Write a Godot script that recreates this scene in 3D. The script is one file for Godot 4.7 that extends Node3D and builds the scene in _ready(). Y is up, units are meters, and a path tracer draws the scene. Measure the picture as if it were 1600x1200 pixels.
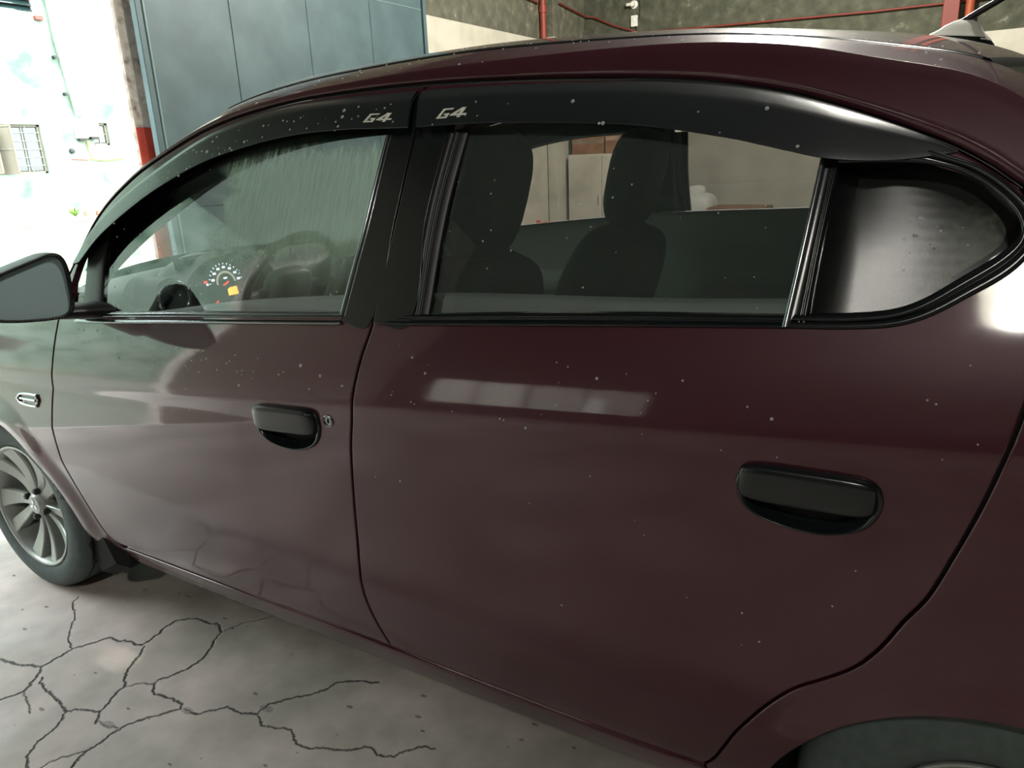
extends Node3D
# x runs from the car's front axle towards its tail, y is up, z points from the car's middle to the side that the photograph shows.

# ------------------------------------------------------------------ mesh collector
class MB:
	var v := PackedVector3Array()
	var n := PackedVector3Array()
	var uv := PackedVector2Array()
	var ix := PackedInt32Array()

	func vert(p: Vector3, nn: Vector3, t := Vector2.ZERO) -> int:
		v.append(p); n.append(nn); uv.append(t)
		return v.size() - 1

	func tri(a: int, b: int, c: int) -> void:
		var g := (v[b] - v[a]).cross(v[c] - v[a])
		if g.length_squared() < 1e-18:
			return
		if g.dot(n[a] + n[b] + n[c]) > 0.0:
			ix.append_array([a, c, b])
		else:
			ix.append_array([a, b, c])

	func flat(ps: Array) -> void:
		var nn: Vector3 = (ps[1] - ps[0]).cross(ps[2] - ps[0]).normalized()
		var s := v.size()
		for p in ps:
			vert(p, nn, Vector2(p.x + p.z, p.y))
		for i in range(1, ps.size() - 1):
			tri(s, s + i, s + i + 1)

	# f(u, w) -> point; normals from neighbours, pointing away from `core` when it is given, else along du x dw * side
	func grid(nu: int, nw: int, f: Callable, side := 1.0, core = null, closed := false) -> void:
		var s := v.size()
		var p := PackedVector3Array()
		for i in nu + 1:
			for j in nw + 1:
				p.append(f.call(float(i) / nu, float(j) / nw))
		var w := nw + 1
		for i in nu + 1:
			for j in w:
				var i0 := maxi(i - 1, 0)
				var i1 := mini(i + 1, nu)
				if closed and i == 0: i0 = nu - 1
				if closed and i == nu: i1 = 1
				var a := p[i1 * w + j] - p[i0 * w + j]
				var b := p[i * w + mini(j + 1, nw)] - p[i * w + maxi(j - 1, 0)]
				if a.length() < 1e-7:
					var jj := clampi(j, 1, nw - 1)
					a = p[i1 * w + jj] - p[i0 * w + jj]
				var q := a.cross(b).normalized() * side
				if core != null and q.dot(p[i * w + j] - core) < 0.0: q = -q
				vert(p[i * w + j], q, Vector2(float(i) / nu, float(j) / nw))
		for i in nu:
			for j in nw:
				var k := s + i * w + j
				tri(k, k + w, k + w + 1)
				tri(k, k + w + 1, k + 1)

	func box(c: Vector3, s: Vector3, r := 0.004, b := Basis()) -> void:
		var h := s * 0.5
		r = minf(r, minf(h.x, minf(h.y, h.z)) * 0.6)
		var at := func(sx, sy, sz, k):
			var q := Vector3(sx * (h.x - (0.0 if k == 0 else r)), sy * (h.y - (0.0 if k == 1 else r)), sz * (h.z - (0.0 if k == 2 else r)))
			return c + b * q
		for k in 3:
			for d in [-1, 1]:
				var ps := []
				for e in [[-1, -1], [1, -1], [1, 1], [-1, 1]]:
					var t := [0, 0, 0]
					t[k] = d; t[(k + 1) % 3] = e[0]; t[(k + 2) % 3] = e[1]
					ps.append(at.call(t[0], t[1], t[2], k))
				_out(ps, c)
		for k in 3:
			for e in [[-1, -1], [1, -1], [1, 1], [-1, 1]]:
				var lo := [0, 0, 0]
				lo[k] = -1; lo[(k + 1) % 3] = e[0]; lo[(k + 2) % 3] = e[1]
				var hi := lo.duplicate()
				hi[k] = 1
				var ka := (k + 1) % 3
				var kb := (k + 2) % 3
				_out([at.call(lo[0], lo[1], lo[2], ka), at.call(hi[0], hi[1], hi[2], ka), at.call(hi[0], hi[1], hi[2], kb), at.call(lo[0], lo[1], lo[2], kb)], c)
		for sx in [-1, 1]:
			for sy in [-1, 1]:
				for sz in [-1, 1]:
					_out([at.call(sx, sy, sz, 0), at.call(sx, sy, sz, 1), at.call(sx, sy, sz, 2)], c)

	func _out(ps: Array, c: Vector3) -> void:
		var nn: Vector3 = (ps[1] - ps[0]).cross(ps[2] - ps[0])
		if nn.dot(ps[0] - c) < 0.0:
			ps.reverse()
		flat(ps)

	# profile of (radius, height) turned round the y axis of `t`
	func lathe(prof: Array, t: Transform3D, seg := 24) -> void:
		for k in prof.size() - 1:
			var a: Vector2 = prof[k]
			var b: Vector2 = prof[k + 1]
			var d := (b - a).normalized()
			var nn := Vector2(d.y, -d.x)
			var s := v.size()
			for i in seg + 1:
				var g := TAU * i / seg
				var o := Vector3(cos(g), 0, sin(g))
				var nw := (t.basis * (o * nn.x + Vector3.UP * nn.y)).normalized()
				vert(t * (o * a.x + Vector3.UP * a.y), nw, Vector2(float(i) / seg, float(k) / prof.size()))
				vert(t * (o * b.x + Vector3.UP * b.y), nw, Vector2(float(i) / seg, float(k + 1) / prof.size()))
			for i in seg:
				var q := s + i * 2
				tri(q, q + 2, q + 3)
				tri(q, q + 3, q + 1)

	func tube(pts: Array, r: float, seg := 8, r_end := -1.0) -> void:
		if r_end < 0.0: r_end = r
		var s := v.size()
		var up := Vector3(0.13, 0.9, 0.31).normalized()
		for k in pts.size():
			var d: Vector3 = (pts[mini(k + 1, pts.size() - 1)] - pts[maxi(k - 1, 0)]).normalized()
			var a := d.cross(up)
			if a.length() < 0.05: a = d.cross(Vector3.RIGHT)
			a = a.normalized()
			var b := d.cross(a)
			var rr := lerpf(r, r_end, float(k) / maxi(pts.size() - 1, 1))
			for i in seg + 1:
				var g := TAU * i / seg
				var o := a * cos(g) + b * sin(g)
				vert(pts[k] + o * rr, o, Vector2(float(i) / seg, k))
		for k in pts.size() - 1:
			for i in seg:
				var q := s + k * (seg + 1) + i
				tri(q, q + seg + 1, q + seg + 2)
				tri(q, q + seg + 2, q + 1)
		for e in [0, pts.size() - 1]:
			var c := vert(pts[e], (pts[e] - pts[1 if e == 0 else e - 1]).normalized())
			for i in seg:
				var q: int = s + e * (seg + 1) + i
				var m0 := vert(v[q], n[c])
				var m1 := vert(v[q + 1], n[c])
				tri(c, m0, m1)

	# a rounded lump: superellipsoid with a taper along y
	func lump(c: Vector3, s: Vector3, e := 0.6, taper := 0.0, b := Basis()) -> void:
		var sp := func(x: float, k: float) -> float: return signf(x) * pow(absf(x), k)
		grid(24, 16, func(u: float, w: float):
			var lo: float = TAU * u
			var la: float = PI * (w - 0.5)
			var y: float = sp.call(sin(la), e)
			var k: float = 1.0 + taper * y
			return c + b * (Vector3(sp.call(cos(la), e) * sp.call(cos(lo), e) * k, y, sp.call(cos(la), e) * sp.call(sin(lo), e) * k) * s * 0.5), 1.0, c, true)

	func mesh(m: Material) -> ArrayMesh:
		var a := []
		a.resize(Mesh.ARRAY_MAX)
		a[Mesh.ARRAY_VERTEX] = v
		a[Mesh.ARRAY_NORMAL] = n
		a[Mesh.ARRAY_TEX_UV] = uv
		a[Mesh.ARRAY_INDEX] = ix
		var o := ArrayMesh.new()
		o.add_surface_from_arrays(Mesh.PRIMITIVE_TRIANGLES, a)
		o.surface_set_material(0, m)
		return o

# ------------------------------------------------------------------ naming
var used := {}
func numbered(called: String) -> String:
	used[called] = used.get(called, -1) + 1
	return called if used[called] == 0 else "%s_%03d" % [called, used[called]]

func tag(o: Node3D, label := "", category := "", group := "", kind := "") -> Node3D:
	if label: o.set_meta("label", label)
	if category: o.set_meta("category", category)
	if group: o.set_meta("group", group)
	if kind: o.set_meta("kind", kind)
	return o

func put(called: String, mb: MB, m: Material, parent: Node = self) -> MeshInstance3D:
	var o := MeshInstance3D.new()
	o.name = numbered(called) if parent == self else called
	o.mesh = mb.mesh(m)
	parent.add_child(o, true)
	return o

func base(called: String, at: Vector3, label: String, category: String, group := "") -> Node3D:
	var o := Node3D.new()
	o.name = numbered(called)
	o.position = at
	add_child(o)
	tag(o, label, category, group)
	return o

# ------------------------------------------------------------------ materials
func mat(c: Color, rough := 0.6, metal := 0.0, coat := 0.0) -> StandardMaterial3D:
	var m := StandardMaterial3D.new()
	m.albedo_color = c
	m.roughness = rough
	m.metallic = metal
	if coat > 0.0:
		m.clearcoat_enabled = true
		m.clearcoat = coat
		m.clearcoat_roughness = 0.03
	return m

func noise(freq: float, octaves := 5, type := FastNoiseLite.TYPE_SIMPLEX_SMOOTH, sd := 7) -> FastNoiseLite:
	var f := FastNoiseLite.new()
	f.noise_type = type
	f.frequency = freq
	f.fractal_octaves = octaves
	f.seed = sd
	return f

func ramp(stops: Array) -> Gradient:
	var g := Gradient.new()
	var offs := PackedFloat32Array()
	var cols := PackedColorArray()
	for s in stops:
		offs.append(s[0]); cols.append(s[1])
	g.offsets = offs
	g.colors = cols
	return g

func noise_tex(f: FastNoiseLite, size: int, stops = null, as_normal := false, bump := 4.0) -> NoiseTexture2D:
	var t := NoiseTexture2D.new()
	t.width = size
	t.height = size
	t.seamless = true
	t.noise = f
	if stops != null: t.color_ramp = ramp(stops)
	t.as_normal_map = as_normal
	t.bump_strength = bump
	return t

func world_tex(m: StandardMaterial3D, albedo: Texture2D, per_metre: float, normal: Texture2D = null, strength := 1.0) -> StandardMaterial3D:
	m.albedo_texture = albedo
	m.uv1_triplanar = true
	m.uv1_world_triplanar = true
	m.uv1_scale = Vector3.ONE * per_metre
	if normal:
		m.normal_enabled = true
		m.normal_texture = normal
		m.normal_scale = strength
	return m

func glass(tint: Color, alpha: float) -> StandardMaterial3D:
	var m := mat(Color(tint.r, tint.g, tint.b, alpha), 0.02)
	m.transparency = BaseMaterial3D.TRANSPARENCY_ALPHA
	return m

func glow(c: Color, e := 1.0) -> StandardMaterial3D:
	var m := mat(c * 0.5, 0.5)
	m.emission_enabled = true
	m.emission = c
	m.emission_energy_multiplier = e
	return m

var M := {}
func make_materials() -> void:
	M.paint = mat(Color(0.240, 0.057, 0.120), 0.44, 0.12, 1.0)
	M.paint.clearcoat_roughness = 0.06
	M.paint.metallic_specular = 0.4
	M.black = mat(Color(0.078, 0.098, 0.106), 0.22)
	M.rubber = mat(Color(0.05, 0.055, 0.057), 0.45)
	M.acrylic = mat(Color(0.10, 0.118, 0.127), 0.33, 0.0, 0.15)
	M.chrome = mat(Color(0.80, 0.81, 0.82), 0.14, 1.0)
	M.dark_chrome = mat(Color(0.52, 0.54, 0.55), 0.18, 0.9)
	M.dark = mat(Color(0.02, 0.022, 0.022), 0.9)
	M.trim = world_tex(mat(Color(0.135, 0.15, 0.152), 0.55), null, 1.0)
	M.trim.normal_enabled = true
	M.trim.normal_texture = noise_tex(noise(0.08, 3), 256, null, true, 2.0)
	M.trim.uv1_scale = Vector3.ONE * 9.0
	M.trim.normal_scale = 0.25
	M.trim_light = M.trim.duplicate()
	M.trim_light.albedo_color = Color(0.66, 0.70, 0.70)
	M.liner = mat(Color(0.30, 0.30, 0.28), 0.9)
	M.fabric = world_tex(mat(Color(0.5, 0.5, 0.5), 0.95), noise_tex(noise(0.06, 4), 512, [[0.0, Color(0.17, 0.18, 0.18)], [1.0, Color(0.30, 0.31, 0.31)]]), 4.0)
	M.tyre = world_tex(mat(Color(0.95, 1.0, 1.0), 0.85), noise_tex(noise(0.02, 4), 512, [[0.2, Color(0.29, 0.31, 0.305)], [0.8, Color(0.33, 0.35, 0.345)]]), 3.0)
	M.alloy = mat(Color(0.62, 0.64, 0.62), 0.42, 0.35)
	M.alloy_dark = mat(Color(0.16, 0.17, 0.17), 0.5, 0.4)
	M.steel_teal = world_tex(mat(Color(1, 1, 1), 0.5, 0.1), noise_tex(noise(0.01, 5), 512, [[0.2, Color(0.270, 0.345, 0.358)], [0.6, Color(0.295, 0.375, 0.388)], [0.9, Color(0.315, 0.395, 0.408)]]), 0.5)
	M.steel_light = mat(Color(0.42, 0.52, 0.51), 0.45, 0.1)
	M.cream = world_tex(mat(Color(1, 1, 1), 0.75), noise_tex(noise(0.012, 5, FastNoiseLite.TYPE_SIMPLEX_SMOOTH, 5), 512, [[0.1, Color(0.65, 0.635, 0.575)], [0.5, Color(0.70, 0.685, 0.625)], [0.9, Color(0.73, 0.715, 0.655)]]), 0.35)
	M.mould = world_tex(mat(Color(1, 1, 1), 0.9), noise_tex(noise(0.012, 6, FastNoiseLite.TYPE_SIMPLEX_SMOOTH, 11), 1024, [[0.0, Color(0.27, 0.275, 0.225)], [0.35, Color(0.315, 0.315, 0.26)], [0.6, Color(0.355, 0.35, 0.29)], [0.8, Color(0.39, 0.385, 0.32)], [0.93, Color(0.58, 0.56, 0.50)]]), 0.4, noise_tex(noise(0.03, 5), 512, null, true, 6.0), 0.6)
	M.mould_dark = world_tex(mat(Color(1, 1, 1), 0.9), noise_tex(noise(0.012, 5, FastNoiseLite.TYPE_SIMPLEX_SMOOTH, 15), 512, [[0.2, Color(0.17, 0.17, 0.15)], [0.8, Color(0.27, 0.265, 0.23)]]), 0.4)
	M.mould_far = world_tex(mat(Color(0.80, 0.82, 0.80), 0.9), M.mould.albedo_texture, 0.4, M.mould.normal_texture, 0.6)
	M.plaster = world_tex(mat(Color(1, 1, 1), 0.85), noise_tex(noise(0.012, 6, FastNoiseLite.TYPE_SIMPLEX_SMOOTH, 3), 1024, [[0.12, Color(0.58, 0.53, 0.49)], [0.26, Color(0.74, 0.70, 0.65)], [0.45, Color(0.84, 0.80, 0.76)], [0.9, Color(0.89, 0.86, 0.82)]]), 0.7, noise_tex(noise(0.03, 5), 512, null, true, 6.0), 0.5)
	M.mint = world_tex(mat(Color(1, 1, 1), 0.85), noise_tex(noise(0.006, 5, FastNoiseLite.TYPE_SIMPLEX_SMOOTH, 21), 1024, [[0.1, Color(0.27, 0.37, 0.295)], [0.3, Color(0.36, 0.45, 0.38)], [0.5, Color(0.43, 0.50, 0.445)], [0.9, Color(0.48, 0.535, 0.49)]]), 0.16)
	M.ceiling = world_tex(mat(Color(1, 1, 1), 0.9), noise_tex(noise(0.01, 5), 512, [[0.2, Color(0.19, 0.19, 0.18)], [0.8, Color(0.27, 0.27, 0.25)]]), 0.3)
	M.red_paint = world_tex(mat(Color(1, 1, 1), 0.7), noise_tex(noise(0.02, 4), 256, [[0.2, Color(0.74, 0.27, 0.21)], [0.8, Color(0.82, 0.34, 0.27)]]), 0.8)
	M.rust = mat(Color(0.42, 0.15, 0.10), 0.6)
	M.red_pipe = mat(Color(0.50, 0.20, 0.14), 0.55)
	M.white = mat(Color(0.80, 0.80, 0.76), 0.5)
	M.pvc_yellow = mat(Color(0.80, 0.74, 0.32), 0.5)
	M.wire = mat(Color(0.06, 0.06, 0.06), 0.6)
	M.yard = world_tex(mat(Color(1, 1, 1), 0.55), noise_tex(noise(0.01, 6, FastNoiseLite.TYPE_SIMPLEX_SMOOTH, 31), 1024, [[0.2, Color(0.27, 0.295, 0.25)], [0.5, Color(0.315, 0.335, 0.28)], [0.8, Color(0.36, 0.37, 0.315)]]), 0.12)
	M.brick = mat(Color(0.62, 0.42, 0.34), 0.9)
	M.kerb = world_tex(mat(Color(1, 1, 1), 0.9), noise_tex(noise(0.02, 4), 256, [[0.2, Color(0.46, 0.40, 0.33)], [0.8, Color(0.62, 0.53, 0.45)]]), 0.5)
	M.wood = mat(Color(0.40, 0.38, 0.33), 0.7)
	M.pane = glass(Color(0.10, 0.15, 0.15), 0.88)
	M.clear = glass(Color(0.4, 0.42, 0.40), 0.25)
	M.card = world_tex(mat(Color(1, 1, 1), 0.9), noise_tex(noise(0.02, 4), 256, [[0.2, Color(0.46, 0.33, 0.24)], [0.8, Color(0.56, 0.42, 0.31)]]), 1.0)
	M.ink = mat(Color(0.18, 0.12, 0.09), 0.9)
	M.leaf = mat(Color(0.35, 0.48, 0.18), 0.8)

# ------------------------------------------------------------------ the car's side surface  z = side(x, y)
const SLOPE := [Vector2(0.10, 0.60), Vector2(0.22, 0.30), Vector2(0.29, 0.10), Vector2(0.36, 0.045), Vector2(0.46, 0.035), Vector2(0.56, 0.03), Vector2(0.70, 0.015), Vector2(0.78, 0.0), Vector2(0.825, -0.04), Vector2(0.845, -0.10), Vector2(0.858, -0.24), Vector2(0.90, -0.29), Vector2(0.95, -0.40), Vector2(0.99, -0.44), Vector2(1.06, -0.40), Vector2(1.20, -0.44), Vector2(1.35, -0.50), Vector2(1.45, -0.58), Vector2(1.6, -0.70)]
const ARCH_FRONT := Vector2(-0.005, 0.285)
const ARCH_REAR := Vector2(2.585, 0.19)
const DE := 0.0025
var ztab := PackedFloat32Array()

func pl(knots: Array, x: float) -> float:
	if x <= knots[0].x: return knots[0].y
	for i in range(1, knots.size()):
		if x <= knots[i].x:
			var a: Vector2 = knots[i - 1]
			var b: Vector2 = knots[i]
			return lerpf(a.y, b.y, (x - a.x) / (b.x - a.x))
	return knots[knots.size() - 1].y

# the same through a smooth curve
func sm(knots: Array, x: float) -> float:
	var last := knots.size() - 1
	if x <= knots[0].x: return knots[0].y
	if x >= knots[last].x: return knots[last].y
	var i := 1
	while knots[i].x < x: i += 1
	var a: Vector2 = knots[i - 1]
	var b: Vector2 = knots[i]
	var h := b.x - a.x
	var d := (b.y - a.y) / h
	var ma := d
	var mb := d
	if i > 1: ma = (b.y - knots[i - 2].y) / (b.x - knots[i - 2].x)
	if i < last: mb = (knots[i + 1].y - a.y) / (knots[i + 1].x - a.x)
	var t := (x - a.x) / h
	return a.y * (1.0 + 2.0 * t) * (1.0 - t) * (1.0 - t) + b.y * t * t * (3.0 - 2.0 * t) + h * (ma * t * (1.0 - t) * (1.0 - t) + mb * t * t * (t - 1.0))

func make_side() -> void:
	var z := 0.0
	var e := 0.10
	while e < 1.6:
		ztab.append(z)
		z += pl(SLOPE, e + DE * 0.5) * DE
		e += DE
	var at := ztab[int(round((0.78 - 0.10) / DE))]
	for i in ztab.size(): ztab[i] += 0.826 - at

func eta_of(x: float, y: float) -> float:
	return y - 0.075 * (x - 1.485) * smoothstep(0.35, 0.75, y)

func y_of(x: float, e: float) -> float:
	var y := e
	for k in 8: y = e + 0.075 * (x - 1.485) * smoothstep(0.35, 0.75, y)
	return y

func side(x: float, y: float) -> float:
	var f := clampf((eta_of(x, y) - 0.10) / DE, 0.0, ztab.size() - 1.001)
	var i := int(f)
	var z := lerpf(ztab[i], ztab[i + 1], f - i)
	z += -0.018 * (1.4 - x) * (1.4 - x) if x < 1.4 else -0.024 * (x - 1.4) * (x - 1.4)
	var low := clampf(0.49 - 0.07 * (x - 0.87), 0.40, 0.52) - y
	z -= 0.17 * (0.5 * (low + sqrt(low * low + 0.0001)))
	if x < 1.25:
		var ub := 0.729 + 0.055 * (x - 0.4)
		var lb := maxf(0.60, 0.630 + 0.174 * (x - 0.4))
		z += 0.20 * maxf(0.0, ub - lb) * (1.0 - clampf((y - lb) / maxf(ub - lb, 0.001), 0.0, 1.0)) * (1.0 - smoothstep(1.1, 1.25, x))
	z += 0.014 * (1.0 - smoothstep(0.318, 0.385, Vector2(x, y).distance_to(ARCH_FRONT)))
	z += 0.010 * (1.0 - smoothstep(0.345, 0.40, Vector2(x, y).distance_to(ARCH_REAR)))
	if x < -0.2: z -= 0.9 * (x + 0.2) * (x + 0.2) * 1.2
	if x > 2.9: z -= 0.6 * (x - 2.9) * (x - 2.9)
	return z

func side_normal(x: float, y: float) -> Vector3:
	var h := 0.004
	return Vector3(-(side(x + h, y) - side(x - h, y)) / (2 * h), -(side(x, y + h) - side(x, y - h)) / (2 * h), 1.0).normalized()

func on_side(x: float, y: float, off := 0.0, sgn := 1.0) -> Vector3:
	return Vector3(x, y, sgn * (side(x, y) + off))

func V(a: Array) -> Array:
	var o := []
	for i in range(0, a.size(), 2): o.append(Vector2(a[i], a[i + 1]))
	return o

# a smooth line through points, sampled about every `step`
func line(p: Array, step := 0.01) -> Array:
	var o := []
	for i in p.size() - 1:
		var a: Vector2 = p[i]
		var b: Vector2 = p[i + 1]
		var pa: Vector2 = p[i - 1] if i > 0 else a * 2.0 - b
		var pb: Vector2 = p[i + 2] if i + 2 < p.size() else b * 2.0 - a
		var l := a.distance_to(b)
		var ta := (b - pa) / maxf(b.distance_to(pa), 1e-5) * l
		var tb := (pb - a) / maxf(pb.distance_to(a), 1e-5) * l
		var k := maxi(1, int(ceil(l / step)))
		for j in k:
			var t := float(j) / k
			o.append(a * (1.0 + 2.0 * t) * (1.0 - t) * (1.0 - t) + b * t * t * (3.0 - 2.0 * t) + ta * t * (1.0 - t) * (1.0 - t) + tb * t * t * (t - 1.0))
	o.append(p[p.size() - 1])
	return o

func join(parts: Array) -> PackedVector2Array:
	var o := PackedVector2Array()
	for p in parts:
		for q in p:
			if o.is_empty() or o[o.size() - 1].distance_to(q) > 0.002: o.append(q)
	if o[0].distance_to(o[o.size() - 1]) < 0.002: o.remove_at(o.size() - 1)
	return o

func shrink(p: PackedVector2Array, d: float) -> PackedVector2Array:
	var r := Geometry2D.offset_polygon(p, -d, Geometry2D.JOIN_ROUND)
	var best: PackedVector2Array = r[0]
	for q in r:
		if q.size() > best.size(): best = q
	var o := PackedVector2Array()
	for q in best:
		if o.is_empty() or o[o.size() - 1].distance_to(q) > 0.0015: o.append(q)
	return o

# even-odd test, steady where the engine's own can slip on a vertex
func within(c: Vector2, poly: PackedVector2Array) -> bool:
	var odd := false
	var b := poly[poly.size() - 1]
	for a in poly:
		if (a.y > c.y) != (b.y > c.y) and c.x < (b.x - a.x) * (c.y - a.y) / (b.y - a.y) + a.x: odd = not odd
		b = a
	return odd

var erows := PackedFloat32Array()

# a sheet of bodywork: the outline (and a hole) cut out of the side surface, its edges rolled inwards
func panel(outer: PackedVector2Array, holes := [], off := 0.0, sgn := 1.0, r := 0.003, deep := 0.016, gap := 0.0, dx := 0.022) -> MB:
	var mb := MB.new()
	if gap > 0.0: outer = shrink(outer, gap * 0.5 + r)
	if Geometry2D.is_polygon_clockwise(outer): outer.reverse()
	for i in holes.size():
		if Geometry2D.is_polygon_clockwise(holes[i]):
			var turned: PackedVector2Array = holes[i].duplicate()
			turned.reverse()
			holes[i] = turned
	if erows.is_empty():
		var e := 0.08
		while e < 1.62:
			erows.append(e)
			e += 0.0035 if e > 0.815 and e < 0.875 else (0.006 if e > 0.62 and e < 0.82 else (0.008 if e > 0.38 and e < 0.54 else 0.016))
	var to_e := func(p: PackedVector2Array):
		var o := PackedVector2Array()
		for q in p: o.append(Vector2(q.x, eta_of(q.x, q.y)))
		return o
	var oe: PackedVector2Array = to_e.call(outer)
	var hes := []
	for h in holes: hes.append(to_e.call(h))
	var x0 := 1e9
	var x1 := -1e9
	for q in oe:
		x0 = minf(x0, q.x)
		x1 = maxf(x1, q.x)
	var nx := int(ceil((x1 - x0) / dx))
	var edge := {}
	for poly in [oe] + hes:
		for i in poly.size():
			var a: Vector2 = poly[i]
			var b: Vector2 = poly[(i + 1) % poly.size()]
			var k := maxi(1, int(a.distance_to(b) / 0.0012))
			for j in k + 1:
				var q := a.lerp(b, float(j) / k)
				var cy := erows.bsearch(q.y) - 1
				edge[Vector2i(int(floor((q.x - x0) / dx)), cy)] = true
				edge[Vector2i(int(floor((q.x - x0) / dx + 0.02)), cy)] = true
				edge[Vector2i(int(floor((q.x - x0) / dx - 0.02)), cy)] = true
	var seen := {}
	var at := func(q: Vector2) -> int:
		var key := Vector2i(int(round(q.x * 50000.0)), int(round(q.y * 50000.0)))
		if not seen.has(key):
			var y := y_of(q.x, q.y)
			var nn := side_normal(q.x, y)
			nn.z *= sgn
			seen[key] = mb.vert(on_side(q.x, y, off, sgn), nn, Vector2(q.x, y))
		return seen[key]
	for i in range(-1, nx + 1):
		for j in erows.size() - 1:
			var a := Vector2(x0 + i * dx, erows[j])
			var b := Vector2(x0 + (i + 1) * dx, erows[j + 1])
			if edge.has(Vector2i(i, j)):
				var cell := PackedVector2Array([a, Vector2(b.x, a.y), b, Vector2(a.x, b.y)])
				for part in Geometry2D.intersect_polygons(oe, cell):
					var pieces := [part]
					for he in hes:
						var left := []
						for q in pieces: left.append_array(Geometry2D.clip_polygons(q, he))
						pieces = left
					for piece in pieces:
						if Geometry2D.is_polygon_clockwise(piece): continue
						var t := Geometry2D.triangulate_polygon(piece)
						for k in range(0, t.size(), 3):
							mb.tri(at.call(piece[t[k]]), at.call(piece[t[k + 1]]), at.call(piece[t[k + 2]]))
			else:
				var c := (a + b) * 0.5
				if within(c, oe) and not hes.any(func(he): return within(c, he)):
					var p0: int = at.call(a)
					var p1: int = at.call(Vector2(b.x, a.y))
					var p2: int = at.call(b)
					var p3: int = at.call(Vector2(a.x, b.y))
					mb.tri(p0, p1, p2)
					mb.tri(p0, p2, p3)
	for which in holes.size() + 1:
		var poly: PackedVector2Array = outer if which == 0 else holes[which - 1]
		if poly.size() < 3 or r <= 0.0: continue
		var s := mb.v.size()
		var rows := 5
		for i in poly.size() + 1:
			var p := poly[i % poly.size()]
			var d := (poly[(i + 1) % poly.size()] - poly[(i - 1 + poly.size()) % poly.size()]).normalized()
			var o := Vector2(d.y, -d.x) * (1.0 if which == 0 else -1.0)
			var nn := side_normal(p.x, p.y)
			for k in rows + 1:
				var g := minf(PI * 0.5, PI * 0.5 * k / (rows - 1))
				var q := p + o * r * sin(g)
				var depth := r * (1.0 - cos(g)) + (deep if k == rows else 0.0)
				var nv := (nn * cos(g) + Vector3(o.x, o.y, 0) * sin(g)).normalized()
				nv.z *= sgn
				mb.vert(on_side(q.x, q.y, off - depth, sgn), nv, q)
		for i in poly.size():
			for k in rows:
				var q := s + i * (rows + 1) + k
				mb.tri(q, q + rows + 1, q + rows + 2)
				mb.tri(q, q + rows + 2, q + 1)
	return mb

# a strip between two lines on the side surface; prof holds (share across, height off the surface)
func strip(a: Array, b: Array, prof: Array, sgn := 1.0, count := 40, fade := []) -> MB:
	var la := line(a, 0.004)
	var lb := line(b, 0.004)
	var mb := MB.new()
	mb.grid(count, prof.size() - 1, func(u: float, w: float):
		var p: Vector2 = _along(la, u)
		var q: Vector2 = _along(lb, u)
		var t: Vector2 = prof[int(round(w * (prof.size() - 1)))]
		var m := p.lerp(q, t.x)
		var h := t.y
		if fade.size(): h *= lerpf(1.0, 0.12, smoothstep(fade[0], fade[1], u))
		return on_side(m.x, m.y, h, sgn), _facing(la, lb, sgn))
	return mb

func _facing(la: Array, lb: Array, sgn: float) -> float:
	var a: Vector2 = la[la.size() - 1] - la[0]
	var b: Vector2 = lb[lb.size() / 2] - la[la.size() / 2]
	return signf(a.cross(b)) * sgn

func _along(l: Array, u: float) -> Vector2:
	var f := clampf(u, 0.0, 1.0) * (l.size() - 1)
	var i := mini(int(f), l.size() - 2)
	return (l[i] as Vector2).lerp(l[i + 1], f - i)

# half round beads of a moulding across a strip: [from, to, height]
func beads(list: Array, floor_off := 0.0) -> Array:
	var o := [Vector2(0, -0.012), Vector2(0, floor_off)]
	for b in list:
		for k in 7:
			var g := PI * k / 6.0
			o.append(Vector2(lerpf(b[0], b[1], 0.5 - 0.5 * cos(g)), floor_off + b[2] * sin(g)))
	o.append(Vector2(1, floor_off))
	o.append(Vector2(1, -0.012))
	return o

# ------------------------------------------------------------------ lines of the car, in metres on its side
var GROOVE := V([-0.08, 0.935, 0.10, 0.950, 0.30, 0.972, 0.359, 0.997, 0.46, 1.161, 0.574, 1.253, 0.692, 1.310, 0.872, 1.373, 1.106, 1.409, 1.338, 1.419, 1.524, 1.418, 1.712, 1.410, 1.877, 1.399, 2.011, 1.386, 2.113, 1.370, 2.207, 1.348, 2.295, 1.318, 2.368, 1.289, 2.414, 1.268, 2.459, 1.241, 2.487, 1.220, 2.60, 1.15, 2.80, 1.07, 3.05, 1.02])
var GAP_FRONT := V([0.484, 0.252, 0.417, 0.254, 0.392, 0.286, 0.376, 0.353, 0.356, 0.463, 0.346, 0.57, 0.350, 0.667, 0.360, 0.745, 0.366, 0.83, 0.365, 0.897, 0.362, 0.95, 0.362, 0.999])
var GAP_MID := V([1.512, 1.416, 1.517, 1.34, 1.510, 1.18, 1.495, 0.989, 1.481, 0.93, 1.470, 0.87, 1.464, 0.81, 1.454, 0.75, 1.445, 0.64, 1.440, 0.55, 1.434, 0.47, 1.430, 0.40, 1.438, 0.345, 1.460, 0.268])
var GAP_REAR := V([2.153, 0.262, 2.169, 0.285, 2.187, 0.325, 2.207, 0.372, 2.231, 0.414, 2.260, 0.457, 2.293, 0.495, 2.332, 0.526, 2.362, 0.551, 2.381, 0.573, 2.403, 0.609, 2.423, 0.652, 2.447, 0.697, 2.469, 0.765, 2.489, 0.834, 2.506, 0.906, 2.518, 0.965, 2.530, 1.04, 2.530, 1.11, 2.516, 1.17, 2.487, 1.220])

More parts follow.
